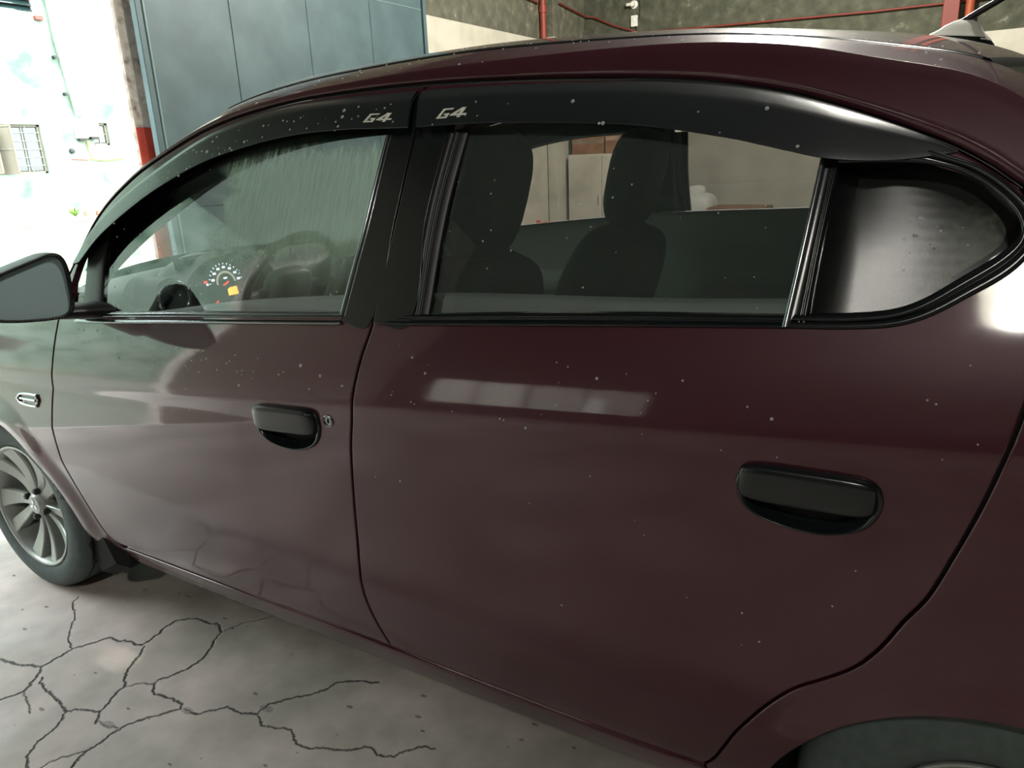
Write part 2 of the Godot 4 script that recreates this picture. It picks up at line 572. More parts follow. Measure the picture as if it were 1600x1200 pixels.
func groove_between(a: float, b: float) -> Array:
	var o := []
	var k := 60
	for i in k + 1:
		var x := lerpf(a, b, float(i) / k)
		o.append(Vector2(x, sm(GROOVE, x)))
	return o

# roof and glass above the groove
var ROOF_Y := V([-0.08, 0.955, 0.36, 1.215, 0.60, 1.358, 0.80, 1.458, 0.97, 1.498, 1.28, 1.515, 1.60, 1.522, 1.95, 1.513, 2.18, 1.492, 2.35, 1.467, 2.48, 1.425, 2.70, 1.31, 2.90, 1.19, 3.05, 1.09])
var RISE := V([-0.08, 0.004, 0.36, 0.012, 0.7, 0.014, 1.3, 0.022, 1.7, 0.038, 2.0, 0.055, 2.28, 0.074, 2.47, 0.098, 2.7, 0.09, 3.05, 0.04])
var POWER := V([-0.08, 3.0, 0.5, 3.2, 1.0, 4.2, 1.5, 4.0, 1.9, 2.6, 2.25, 1.8, 3.05, 2.2])
func shoulder(x: float) -> Vector2:                       # (y, z) where the side turns over into the roof
	var y := sm(GROOVE, x) + sm(RISE, x)
	return Vector2(y, side(x, y))
func roof_y(x: float, z: float) -> float:
	var s := shoulder(x)
	return s.x + (sm(ROOF_Y, x) - s.x) * (1.0 - pow(clampf(absf(z) / s.y, 0.0, 1.0), sm(POWER, x)))
func rail_z(x: float) -> float:                           # where the painted rail ends and roof or glass begin
	return pl(V([-0.08, 0.64, 0.36, 0.635, 0.84, 0.515, 1.2, 0.497, 2.43, 0.492, 2.7, 0.51, 3.05, 0.56]), x)
func header_x(z: float) -> float: return 0.79 + 0.06 * pow(absf(z) / 0.5, 2.0)
func tail_x(z: float) -> float: return 2.525 - 0.095 * pow(absf(z) / 0.5, 2.0)

func _ready() -> void:
	# camera
	var cam := Camera3D.new()
	cam.name = "camera"
	var f := Vector3(-0.49806475, -0.29450239, -0.81559784)
	var r := Vector3(0.85906582, -0.03952745, -0.51033665)
	var u := Vector3(-0.11805686, 0.95483293, -0.27268417)
	cam.transform = Transform3D(Basis(r, u, -f), Vector3(2.43146, 1.28544, 1.81427))
	cam.fov = 54.573
	cam.near = 0.05
	cam.far = 200.0
	add_child(cam)
	cam.current = true
	# overcast daylight
	var sky_m := ProceduralSkyMaterial.new()
	sky_m.sky_top_color = Color(0.89, 0.93, 0.94)
	sky_m.sky_horizon_color = Color(0.93, 0.95, 0.95)
	sky_m.ground_bottom_color = Color(0.40, 0.42, 0.38)
	sky_m.ground_horizon_color = Color(0.60, 0.63, 0.58)
	var sky := Sky.new()
	sky.sky_material = sky_m
	var env := Environment.new()
	env.background_mode = Environment.BG_SKY
	env.sky = sky
	env.background_energy_multiplier = 7.2
	env.ambient_light_source = Environment.AMBIENT_SOURCE_SKY
	env.tonemap_mode = Environment.TONE_MAPPER_LINEAR
	env.tonemap_exposure = 3.5
	env.sdfgi_enabled = true
	env.ssao_enabled = true
	env.ssil_enabled = true
	var we := WorldEnvironment.new()
	we.name = "environment"
	we.environment = env
	add_child(we)
	make_materials()
	make_side()
	# lamps of the garage
	ceiling_lamp(Vector3(2.88, 3.22, 3.7), 0.9, "bulb with an added shade hanging from the ceiling on the near side of the car")
	ceiling_lamp(Vector3(1.2, 3.9, -4.4), 8.0, "bulb with an added shade hanging from the ceiling between the car and the far wall")
	ceiling_lamp(Vector3(2.6, 4.2, -0.8), 2.2, "bulb with an added shade hanging from the ceiling right above the car")
	build_room()
	build_outside()
	build_gate()
	build_car()
	build_clutter()

# ------------------------------------------------------------------ the car
var car: Node3D
const BELT_F := [0.455, 0.911, 0.60, 0.921, 0.955, 0.950, 1.411, 0.984, 1.418, 0.985]
const BELT_F_TOP := [0.470, 0.937, 0.60, 0.946, 0.955, 0.973, 1.411, 1.005, 1.418, 1.006]
const BELT_R := [1.507, 0.991, 1.80, 1.012, 2.025, 1.028, 2.236, 1.042]
const BELT_R_TOP := [1.583, 1.014, 1.80, 1.032, 2.025, 1.047, 2.236, 1.058]
const QUARTER_IN := [2.244, 1.060, 2.310, 1.064, 2.362, 1.072, 2.395, 1.086, 2.434, 1.114, 2.474, 1.145, 2.489, 1.165, 2.486, 1.185, 2.468, 1.208, 2.438, 1.231, 2.402, 1.247, 2.36, 1.254, 2.272, 1.256]
const QUARTER_OUT := [2.236, 1.042, 2.310, 1.046, 2.366, 1.053, 2.403, 1.066, 2.444, 1.092, 2.490, 1.127, 2.508, 1.160, 2.500, 1.196, 2.474, 1.224, 2.440, 1.248, 2.405, 1.262, 2.36, 1.28, 2.272, 1.30]
const HANDLE := [0.0, 0.024, 0.008, 0.041, 0.042, 0.050, 0.125, 0.056, 0.172, 0.053, 0.186, 0.040, 0.188, 0.012, 0.172, -0.016, 0.140, -0.032, 0.099, -0.037, 0.038, -0.027, 0.010, -0.008, 0.0, 0.024]

func ring(c: Vector2, r: float, from: float, to: float, k := 40) -> Array:
	var o := []
	for i in k + 1:
		var g := deg_to_rad(lerpf(from, to, float(i) / k))
		o.append(c + Vector2(cos(g), sin(g)) * r)
	return o

func handle_line(at: Vector2, turn: float) -> Array:
	var o := []
	for q in line(V(HANDLE), 0.006): o.append(at + q.rotated(turn))
	return o

func door_handle(parent: Node, at: Vector2, turn: float, sgn: float) -> void:
	var o := handle_line(at, turn)
	var mid := at + Vector2(0.094, 0.008).rotated(turn)
	var levels := [Vector2(1.02, -0.010), Vector2(1.02, 0.002), Vector2(0.99, 0.005), Vector2(0.95, 0.005), Vector2(0.91, 0.001), Vector2(0.84, -0.014), Vector2(0.7, -0.024), Vector2(0.4, -0.029), Vector2(0.02, -0.030)]
	var mb := MB.new()
	mb.grid(o.size() - 1, 8, func(u: float, w: float):
		var l: Vector2 = levels[int(round(w * 8))]
		var q: Vector2 = mid + (o[int(round(u * (o.size() - 1)))] - mid) * l.x
		return on_side(q.x, q.y, l.y, sgn), -sgn, null, true)
	if mb.n[4].z * sgn < 0.0:
		for i in mb.n.size(): mb.n[i] = -mb.n[i]
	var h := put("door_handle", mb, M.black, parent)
	var lv := MB.new()
	var lc := at + Vector2(0.093, 0.029).rotated(turn)
	var nn := side_normal(lc.x, lc.y)
	nn.z *= sgn
	var ax := Vector3(cos(turn), sin(turn), 0.0)
	ax = (ax - nn * ax.dot(nn)).normalized()
	var b := Basis(ax, nn.cross(ax).normalized() * sgn, nn)
	lv.lump(on_side(lc.x, lc.y, 0.001, sgn), Vector3(0.180, 0.056, 0.032), 0.40, 0.0, b)
	h.get_parent()
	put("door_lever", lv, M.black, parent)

func door_window_lines() -> Dictionary:
	var d := {}
	d.front = join([line(V([0.440, 0.925, 0.60, 0.934, 0.955, 0.962, 1.411, 0.997, 1.480, 1.002])), line(V([1.480, 1.002, 1.496, 1.18, 1.500, 1.33, 1.494, 1.398])), line(V([1.494, 1.398, 1.30, 1.404, 1.166, 1.401, 1.023, 1.387, 0.874, 1.354, 0.72, 1.292, 0.597, 1.231, 0.476, 1.146, 0.415, 1.06, 0.395, 1.0])), line(V([0.395, 1.0, 0.41, 0.94, 0.44, 0.925]))])
	d.rear = join([line(V([1.512, 1.003, 1.80, 1.024, 2.025, 1.040, 2.237, 1.054, 2.31, 1.058, 2.362, 1.064, 2.397, 1.077, 2.437, 1.103, 2.478, 1.134, 2.496, 1.160, 2.490, 1.190, 2.464, 1.218, 2.425, 1.240, 2.395, 1.250])), line(V([2.395, 1.250, 2.307, 1.296, 2.231, 1.328, 2.149, 1.350, 2.014, 1.373, 1.884, 1.386, 1.717, 1.396, 1.634, 1.399, 1.531, 1.402])), line(V([1.531, 1.402, 1.533, 1.33, 1.527, 1.18, 1.512, 1.003]))])
	return d

func build_side(sgn: float) -> void:
	var near := sgn > 0.0
	var win := door_window_lines()
	var gf := line(GAP_FRONT)
	var gm := line(GAP_MID)
	var gr := line(GAP_REAR)
	var back := func(a: Array):
		var o := a.duplicate()
		o.reverse()
		return o
	var sill_f := line(V([1.460, 0.268, 1.15, 0.262, 0.83, 0.258, 0.484, 0.252]), 0.03)
	var sill_r := line(V([1.460, 0.268, 1.75, 0.263, 2.0, 0.258, 2.153, 0.262]), 0.03)
	# wing in front of the door
	var arch := ring(ARCH_FRONT, 0.302, -16.0, 196.0)
	put("front_fender", panel(join([line(V([0.362, 0.955, 0.365, 0.897, 0.366, 0.83, 0.360, 0.745, 0.350, 0.667, 0.346, 0.57, 0.356, 0.463, 0.376, 0.353, 0.392, 0.286, 0.430, 0.245])), V([0.455, 0.222, 0.44, 0.205]), arch, line(V([-0.32, 0.20, -0.55, 0.22, -0.62, 0.35, -0.63, 0.60, -0.55, 0.74, -0.3, 0.845, 0.0, 0.905, 0.2, 0.932, 0.362, 0.955]), 0.03)]), [], 0.0, sgn, 0.003, 0.02, 0.004, 0.009), M.paint, car)
	# front door
	var hf := Vector2(1.190, 0.752)
	var fd := join([gf, groove_between(0.362, 1.508), gm, sill_f])
	var fh: Array = [win.front, join([handle_line(hf, 0.062)])]
	var door := put("front_door", panel(fd, fh, 0.0, sgn, 0.003, 0.016, 0.0045), M.paint, car)
	door_handle(door, hf, 0.062, sgn)
	if near:
		var kb := MB.new()
		var kn := side_normal(1.402, 0.800)
		var kt := Transform3D(Basis(Quaternion(Vector3.UP, kn)), on_side(1.402, 0.800, -0.001))
		kb.lathe([Vector2(0.0125, 0.0), Vector2(0.0125, 0.003), Vector2(0.0095, 0.004), Vector2(0.0085, 0.002), Vector2(0.0, 0.002)], kt, 20)
		put("key_lock", kb, M.dark_chrome, door)
		var ks := MB.new()
		ks.box(on_side(1.402, 0.800, 0.002), Vector3(0.0025, 0.010, 0.002), 0.0005)
		put("key_slot", ks, M.dark, door)
	var tint := glass(Color(0.03, 0.045, 0.045), 0.22)
	var tint_rear := glass(Color(0.02, 0.025, 0.024), 0.34 if near else 0.58)
	put("door_glass", panel(join([line(V([0.535, 0.925, 0.70, 0.938, 0.955, 0.957, 1.430, 0.99])), line(V([1.430, 0.99, 1.440, 1.168, 1.455, 1.34, 1.455, 1.398])), line(V([1.455, 1.398, 1.166, 1.396, 1.023, 1.380, 0.874, 1.346, 0.72, 1.284, 0.60, 1.220, 0.505, 1.14])), line(V([0.505, 1.14, 0.52, 1.04, 0.535, 0.925]))]), [], -0.014, sgn, 0.0), tint, door)
	put("corner_glass", panel(join([V([0.405, 0.945, 0.475, 0.948, 0.452, 1.10, 0.42, 1.055, 0.398, 1.0])]), [], -0.012, sgn, 0.0), tint, door)
	put("window_post", strip(V([0.470, 0.93, 0.456, 1.02, 0.436, 1.115]), V([0.560, 0.93, 0.540, 1.02, 0.512, 1.165]), beads([[0.0, 1.0, 0.006]], -0.006), sgn, 16), M.rubber, door)
	put("pillar_cover", panel(join([line(V([1.415, 0.99, 1.4905, 0.994, 1.506, 1.18, 1.5125, 1.34, 1.509, 1.400])), line(V([1.509, 1.400, 1.458, 1.398, 1.449, 1.33, 1.437, 1.168, 1.415, 0.99]))]), [], 0.0025, sgn, 0.002, 0.012), M.black, door)
	put("window_edge", strip(V([1.408, 1.004, 1.430, 1.168, 1.443, 1.332]), V([1.428, 1.0, 1.449, 1.168, 1.460, 1.332]), beads([[0.05, 0.5, 0.0045], [0.68, 0.92, 0.003]], 0.0), sgn, 24), M.dark_chrome, door)
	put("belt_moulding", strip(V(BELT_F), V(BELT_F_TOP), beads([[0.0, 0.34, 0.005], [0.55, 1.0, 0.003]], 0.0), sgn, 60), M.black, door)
	for q in [[0.02, 0.26, 0.006], [0.60, 0.70, 0.0045], [0.84, 0.97, 0.0045]]:
		var la := []
		var lb := []
		for i in 5:
			var a: Vector2 = V(BELT_F)[i]
			var b: Vector2 = V(BELT_F_TOP)[i]
			la.append(a.lerp(b, q[0]))
			lb.append(a.lerp(b, q[1]))
		put("belt_bead", strip(la, lb, beads([[0.0, 1.0, 0.0025]], q[2] - 0.002), sgn, 60), M.dark_chrome, door)
	if near:
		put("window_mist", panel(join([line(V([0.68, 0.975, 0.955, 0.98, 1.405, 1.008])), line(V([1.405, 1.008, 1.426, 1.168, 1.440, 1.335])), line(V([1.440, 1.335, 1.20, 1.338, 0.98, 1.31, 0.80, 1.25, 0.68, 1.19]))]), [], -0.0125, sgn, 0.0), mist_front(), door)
	var lf := V([0.470, 1.064, 0.543, 1.128, 0.684, 1.208, 0.811, 1.262, 0.928, 1.299, 1.076, 1.327, 1.214, 1.342, 1.343, 1.345, 1.456, 1.342, 1.517, 1.340])
	var tf := V([0.405, 1.052, 0.474, 1.153, 0.597, 1.237, 0.720, 1.298, 0.874, 1.360, 1.023, 1.393, 1.166, 1.407, 1.300, 1.411, 1.440, 1.410, 1.500, 1.409])
	var prof := V([0, -0.008, 0, 0.003, 0.05, 0.009, 0.14, 0.015, 0.20, 0.0185, 0.25, 0.021, 0.32, 0.0225, 0.5, 0.0245, 0.75, 0.027, 0.97, 0.029, 1.0, 0.0275, 0.97, 0.026, 0.6, 0.022, 0.3, 0.016, 0.06, 0.0])
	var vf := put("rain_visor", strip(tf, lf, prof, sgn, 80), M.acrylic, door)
	# rear door
	var hr := Vector2(2.191, 0.800)
	var rd := join([gm, sill_r, gr, back.call(groove_between(1.514, 2.487))])
	var rdoor := put("rear_door", panel(rd, [win.rear, join([handle_line(hr, 0.0)])], 0.0, sgn, 0.003, 0.016, 0.0045), M.paint, car)
	door_handle(rdoor, hr, 0.0, sgn)
	put("pillar_cover", panel(join([line(V([1.4995, 0.995, 1.583, 1.002, 1.580, 1.18, 1.592, 1.33, 1.590, 1.39])), line(V([1.590, 1.39, 1.518, 1.400, 1.5205, 1.34, 1.514, 1.18, 1.4995, 0.995]))]), [], 0.0025, sgn, 0.002, 0.012), M.black, rdoor)
	put("window_run", strip(V([1.578, 1.008, 1.578, 1.19, 1.592, 1.333]), V([1.620, 1.014, 1.622, 1.19, 1.637, 1.333]), beads([[0.0, 0.30, 0.003], [0.36, 0.62, 0.005]], -0.002), sgn, 24), M.rubber, rdoor)
	put("door_glass", panel(join([line(V([1.60, 1.0, 1.80, 1.018, 2.240, 1.050])), line(V([2.240, 1.050, 2.252, 1.152, 2.262, 1.30])), line(V([2.262, 1.30, 2.149, 1.346, 2.014, 1.370, 1.884, 1.383, 1.62, 1.395])), line(V([1.62, 1.395, 1.61, 1.2, 1.60, 1.0]))]), [], -0.014, sgn, 0.0), tint_rear, rdoor)
	put("quarter_glass", panel(join([line(V([2.25, 1.050, 2.32, 1.056, 2.37, 1.066, 2.40, 1.080, 2.440, 1.107, 2.480, 1.138, 2.494, 1.162, 2.490, 1.188, 2.464, 1.215, 2.425, 1.237, 2.36, 1.262, 2.27, 1.29])), V([2.262, 1.2])]), [], -0.008, sgn, 0.0), tint_rear, rdoor)
	if near:
		var veil := mat(Color(0.52, 0.58, 0.55, 0.115), 0.8)  # pale see-through colour stands in for the reflected haze on the glass
		veil.transparency = BaseMaterial3D.TRANSPARENCY_ALPHA
		put("window_veil", panel(join([line(V([1.625, 1.012, 1.80, 1.026, 2.236, 1.056])), line(V([2.236, 1.056, 2.246, 1.152, 2.256, 1.262])), line(V([2.256, 1.262, 2.149, 1.34, 2.014, 1.365, 1.884, 1.379, 1.635, 1.39])), line(V([1.635, 1.39, 1.628, 1.2, 1.625, 1.012]))]), [], -0.0125, sgn, 0.0), veil, rdoor)
	put("belt_moulding", strip(V(BELT_R), V(BELT_R_TOP), beads([[0.0, 0.4, 0.006], [0.6, 1.0, 0.005]], 0.001), sgn, 50), M.black, rdoor)
	put("window_divider", strip(V([2.229, 1.043, 2.240, 1.152, 2.249, 1.268]), V([2.262, 1.052, 2.266, 1.153, 2.274, 1.262]), beads([[0.0, 0.30, 0.006], [0.62, 0.74, 0.002], [0.80, 0.94, 0.003]], 0.002), sgn, 24), M.black, rdoor)
	put("divider_bead", strip(V([2.230, 1.044, 2.240, 1.152, 2.249, 1.268]), V([2.2395, 1.046, 2.248, 1.153, 2.2565, 1.268]), beads([[0.0, 1.0, 0.005]], 0.005), sgn, 24), M.dark_chrome, rdoor)
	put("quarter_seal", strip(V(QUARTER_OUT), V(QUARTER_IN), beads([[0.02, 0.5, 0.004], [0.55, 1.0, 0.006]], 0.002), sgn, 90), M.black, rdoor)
	if near:
		put("window_mist", panel(join([line(V([2.29, 1.075, 2.36, 1.083, 2.40, 1.098, 2.434, 1.122, 2.468, 1.150, 2.476, 1.166, 2.468, 1.185, 2.44, 1.21, 2.40, 1.228, 2.30, 1.235]))]), [], -0.0065, sgn, 0.0), mist_quarter(), rdoor)
	var tr := V([1.516, 1.409, 1.634, 1.406, 1.717, 1.403, 1.884, 1.394, 2.014, 1.383, 2.149, 1.362, 2.231, 1.341, 2.307, 1.315, 2.380, 1.285, 2.412, 1.268])
	var lr := V([1.537, 1.340, 1.655, 1.340, 1.760, 1.336, 1.870, 1.329, 1.981, 1.320, 2.124, 1.295, 2.207, 1.275, 2.265, 1.262, 2.340, 1.258, 2.413, 1.266])
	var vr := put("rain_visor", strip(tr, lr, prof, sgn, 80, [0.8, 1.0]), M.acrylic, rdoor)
	if near:
		visor_badge(vf, tf, lf, 1.398, 1.472, 0.016)
		visor_badge(vr, tr, lr, 1.580, 1.647, 0.017)
	# tail side, sill, rail
	put("rear_quarter", panel(join([gr, line(V([2.487, 1.220, 2.60, 1.15, 2.80, 1.07, 3.05, 1.02, 3.25, 0.99]), 0.03), V([3.42, 0.96, 3.46, 0.70, 3.46, 0.40, 3.40, 0.22, 2.935, 0.20]), ring(ARCH_REAR, 0.345, 4.0, 178.0), V([2.235, 0.205, 2.15, 0.205])]), [], 0.0, sgn, 0.003, 0.02, 0.004), M.paint, car)
	put("sill", panel(join([line(V([0.44, 0.236, 0.83, 0.243, 1.15, 0.247, 1.46, 0.252, 1.75, 0.248, 2.0, 0.243, 2.150, 0.246]), 0.03), V([2.150, 0.186]), line(V([2.15, 0.186, 1.4, 0.19, 0.46, 0.186]), 0.05)]), [], 0.002, sgn, 0.006, 0.03), M.paint, car)
	put("sill_step", strip(V([0.45, 0.237, 1.46, 0.254, 2.15, 0.247]), V([0.47, 0.256, 1.46, 0.271, 2.15, 0.265]), V([0, 0.0, 0.3, -0.006, 1.0, -0.014]), sgn, 60), M.paint, car)
	var rb := MB.new()
	rb.grid(130, 13, func(u: float, w: float):
		var x := lerpf(0.362, 3.03, u)
		var g := sm(GROOVE, x)
		var s := shoulder(x)
		var k := int(round(w * 13))
		if k == 0: return on_side(x, g + 0.005, -0.02, sgn)
		if k <= 5:
			var y := lerpf(g + 0.005, s.x, (k - 1) / 4.0)
			return on_side(x, y, -0.002 if k == 1 else 0.0, sgn)
		var t := pow((k - 5) / 8.0, 1.7)
		var z := lerpf(s.y, rail_z(x), t)
		return Vector3(x, roof_y(x, z), z * sgn), sgn)
	put("roof_rail", rb, M.paint, car)
	put("door_seal", strip(groove_between(0.362, 2.487), groove_between(0.362, 2.487).map(func(q): return q + Vector2(0, 0.012)), V([0, -0.009, 1.0, -0.009]), sgn, 110), M.rubber, car)
	var dm := MB.new()
	dm.grid(90, 8, func(u: float, w: float):
		var x := lerpf(0.86, 2.425, u)
		var z := rail_z(x) + 0.002 - 0.032 * w
		var lift: float = [-0.010, -0.002, 0.0015, 0.002, 0.0, -0.002, -0.001, 0.0, -0.010][int(round(w * 8))]
		return Vector3(x, roof_y(x, z) + lift, z * sgn), 1.0, Vector3(1.5, 0.6, 0))
	put("roof_moulding", dm, M.black, car)
	# dark metal behind the gaps
	put("inner_panel", panel(join([V([0.33, 0.21, 0.345, 0.4, 0.34, 0.94]), line(V([0.40, 0.91, 0.955, 0.925, 1.411, 0.955, 2.236, 1.01, 2.42, 1.04, 2.6, 1.05]), 0.05), V([2.62, 0.56, 2.40, 0.52, 2.27, 0.38, 2.20, 0.21])]), [], -0.022, sgn, 0.0), M.dark, car)
	# inside of the doors
	var trim := put("door_trim", panel(join([line(V([0.42, 0.93, 0.70, 0.975, 1.034, 1.022, 1.576, 1.068, 2.03, 1.085, 2.30, 1.10]).map(func(q): return q - Vector2(0, 0.048 if near else 0.0)), 0.04), V([2.30, 0.45, 2.1, 0.30, 0.5, 0.30])]), [], -0.075, sgn, 0.012, 0.03), M.trim_light, car)
	for a in [[0.62, 1.36], [1.62, 2.12]]:
		var ar := MB.new()
		var y0: float = 0.80 if a[0] < 1 else 0.83
		ar.grid(20, 12, func(u: float, w: float):
			var x := lerpf(a[0], a[1], u)
			var g: float = TAU * w
			var k := sqrt(maxf(0.02, 1.0 - pow(absf(2.0 * u - 1.0), 8.0)))
			return Vector3(x, y0 + 0.04 * sin(g) * k + 0.03 * u, sgn * (side(x, y0) - 0.092 - 0.045 * (0.5 + 0.5 * cos(g)) * k)), 1.0, Vector3((a[0] + a[1]) * 0.5, y0, sgn * 0.70))
		put("armrest", ar, M.trim_light, trim)
		var ln := strip(V([a[0], y0 + 0.075, a[1], y0 + 0.095]), V([a[0], y0 + 0.10, a[1], y0 + 0.12]), V([0, -0.074, 0.3, -0.064, 0.7, -0.064, 1.0, -0.074]), -sgn, 8)
		put("trim_line", ln, M.black, trim)
	put("pillar_trim", strip(V([0.40, 1.03, 0.475, 1.155, 0.60, 1.245, 0.72, 1.305, 0.874, 1.365, 1.02, 1.395, 1.25, 1.41, 1.50, 1.41]), V([0.48, 0.97, 0.53, 1.02, 0.63, 1.095, 0.79, 1.188, 0.93, 1.255, 1.06, 1.295, 1.25, 1.325, 1.50, 1.335]), V([0, -0.03, 0.1, -0.055, 0.85, -0.055, 1, -0.035]), sgn, 40), M.black, car)
	put("pillar_trim", strip(V([1.42, 1.0, 1.435, 1.2, 1.45, 1.39]), V([1.585, 1.0, 1.585, 1.2, 1.585, 1.38]), V([0, -0.025, 0.1, -0.05, 0.9, -0.05, 1, -0.025]), sgn, 16), M.black, car)
	put("pillar_trim", strip(V([2.24, 1.05, 2.25, 1.2, 2.26, 1.33]), V([2.60, 1.05, 2.55, 1.14, 2.42, 1.255]), V([0, -0.02, 0.2, -0.06, 0.9, -0.06, 1, -0.03]), sgn, 16), M.black, car)

func visor_badge(visor: Node, top: Array, low: Array, x0: float, x1: float, h: float) -> void:
	var lt := line(top, 0.01)
	var ll := line(low, 0.01)
	var y_at := func(l: Array, x: float) -> float:
		for i in range(1, l.size()):
			if l[i].x >= x: return lerpf(l[i - 1].y, l[i].y, (x - l[i - 1].x) / maxf(l[i].x - l[i - 1].x, 1e-5))
		return l[l.size() - 1].y
	var prof := V([0.2, 0.0185, 0.25, 0.021, 0.32, 0.0225, 0.5, 0.0245, 0.75, 0.027, 0.97, 0.029])
	var shapes := {"letter_g": [[0.40, 1.0, 1.17, 1.0, 1.09, 0.84, 0.54, 0.84, 0.28, 0.17, 0.64, 0.17, 0.70, 0.33, 0.50, 0.33, 0.56, 0.49, 0.96, 0.49, 0.78, 0.0, 0.0, 0.0]], "numeral_four": [[1.78, 1.0, 2.0, 1.0, 1.40, 0.36, 1.06, 0.36], [1.80, 1.0, 2.08, 1.0, 1.76, 0.0, 1.52, 0.0], [1.06, 0.38, 2.22, 0.38, 2.15, 0.2, 1.0, 0.2]]}
	for called in shapes:
		var mb := MB.new()
		for flat in shapes[called]:
			var poly := PackedVector2Array(V(flat))
			var t := Geometry2D.triangulate_polygon(poly)
			var at := []
			for q in poly:
				var x: float = x0 + (x1 - x0) * q.x / 2.22
				var yt: float = y_at.call(lt, x)
				var yb: float = y_at.call(ll, x)
				var y: float = yb + 0.0125 + q.y * h
				at.append(on_side(x, y, pl(prof, (yt - y) / (yt - yb)) + 0.0016))
			for k in range(0, t.size(), 3): mb._out([at[t[k]], at[t[k + 1]], at[t[k + 2]]], Vector3(1.5, 0.9, 0))
			for k in at.size():
				var a: Vector3 = at[k]
				var b: Vector3 = at[(k + 1) % at.size()]
				var d := Vector3(0, 0, -0.003)
				mb.flat([a, b, b + d, a + d])
		put(called, mb, M.white, visor)

func mist_texture(size: Vector2i, f: Callable) -> ImageTexture:
	var im := Image.create(size.x, size.y, false, Image.FORMAT_RGBA8)
	for y in size.y:
		for x in size.x:
			im.set_pixel(x, y, Color(1, 1, 1, clampf(f.call(float(x) / size.x, float(y) / size.y), 0.0, 1.0)))
	return ImageTexture.create_from_image(im)

func mist_material(t: Texture2D, x0: float, x1: float, y0: float, y1: float, c: Color) -> StandardMaterial3D:
	var m := mat(c, 0.7)
	m.albedo_texture = t
	m.transparency = BaseMaterial3D.TRANSPARENCY_ALPHA
	m.texture_repeat = false
	m.uv1_scale = Vector3(1.0 / (x1 - x0), -1.0 / (y1 - y0), 1)
	m.uv1_offset = Vector3(-x0 / (x1 - x0), y1 / (y1 - y0), 0)
	return m

# breath and rain film left on the driver's window, thick at the top rear, washed into streaks
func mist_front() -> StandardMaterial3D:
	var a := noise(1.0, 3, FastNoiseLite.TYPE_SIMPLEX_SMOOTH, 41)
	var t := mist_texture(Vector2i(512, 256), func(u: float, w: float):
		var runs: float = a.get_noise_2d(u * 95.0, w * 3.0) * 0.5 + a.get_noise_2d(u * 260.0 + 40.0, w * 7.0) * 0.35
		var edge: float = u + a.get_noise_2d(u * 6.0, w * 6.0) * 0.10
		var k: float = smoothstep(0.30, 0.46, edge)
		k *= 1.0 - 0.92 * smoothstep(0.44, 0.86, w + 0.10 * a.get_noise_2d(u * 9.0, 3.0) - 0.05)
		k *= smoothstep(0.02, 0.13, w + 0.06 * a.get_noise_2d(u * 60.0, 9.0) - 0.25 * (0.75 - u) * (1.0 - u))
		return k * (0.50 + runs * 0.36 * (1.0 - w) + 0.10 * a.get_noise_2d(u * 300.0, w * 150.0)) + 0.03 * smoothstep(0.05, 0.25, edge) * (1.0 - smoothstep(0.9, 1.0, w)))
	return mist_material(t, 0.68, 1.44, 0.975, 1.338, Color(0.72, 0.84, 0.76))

func mist_quarter() -> StandardMaterial3D:
	var a := noise(1.0, 4, FastNoiseLite.TYPE_SIMPLEX_SMOOTH, 43)
	var t := mist_texture(Vector2i(128, 96), func(u: float, w: float):
		var d: float = Vector2((u - 0.80) * 1.1, (w - 0.62) * 0.9).length() + 0.12 * a.get_noise_2d(u * 14.0, w * 14.0)
		return (1.0 - smoothstep(0.0, 0.42, d)) * (0.34 + 0.3 * a.get_noise_2d(u * 60.0, w * 60.0)) + 0.03)
	return mist_material(t, 2.29, 2.48, 1.07, 1.24, Color(0.60, 0.63, 0.58))

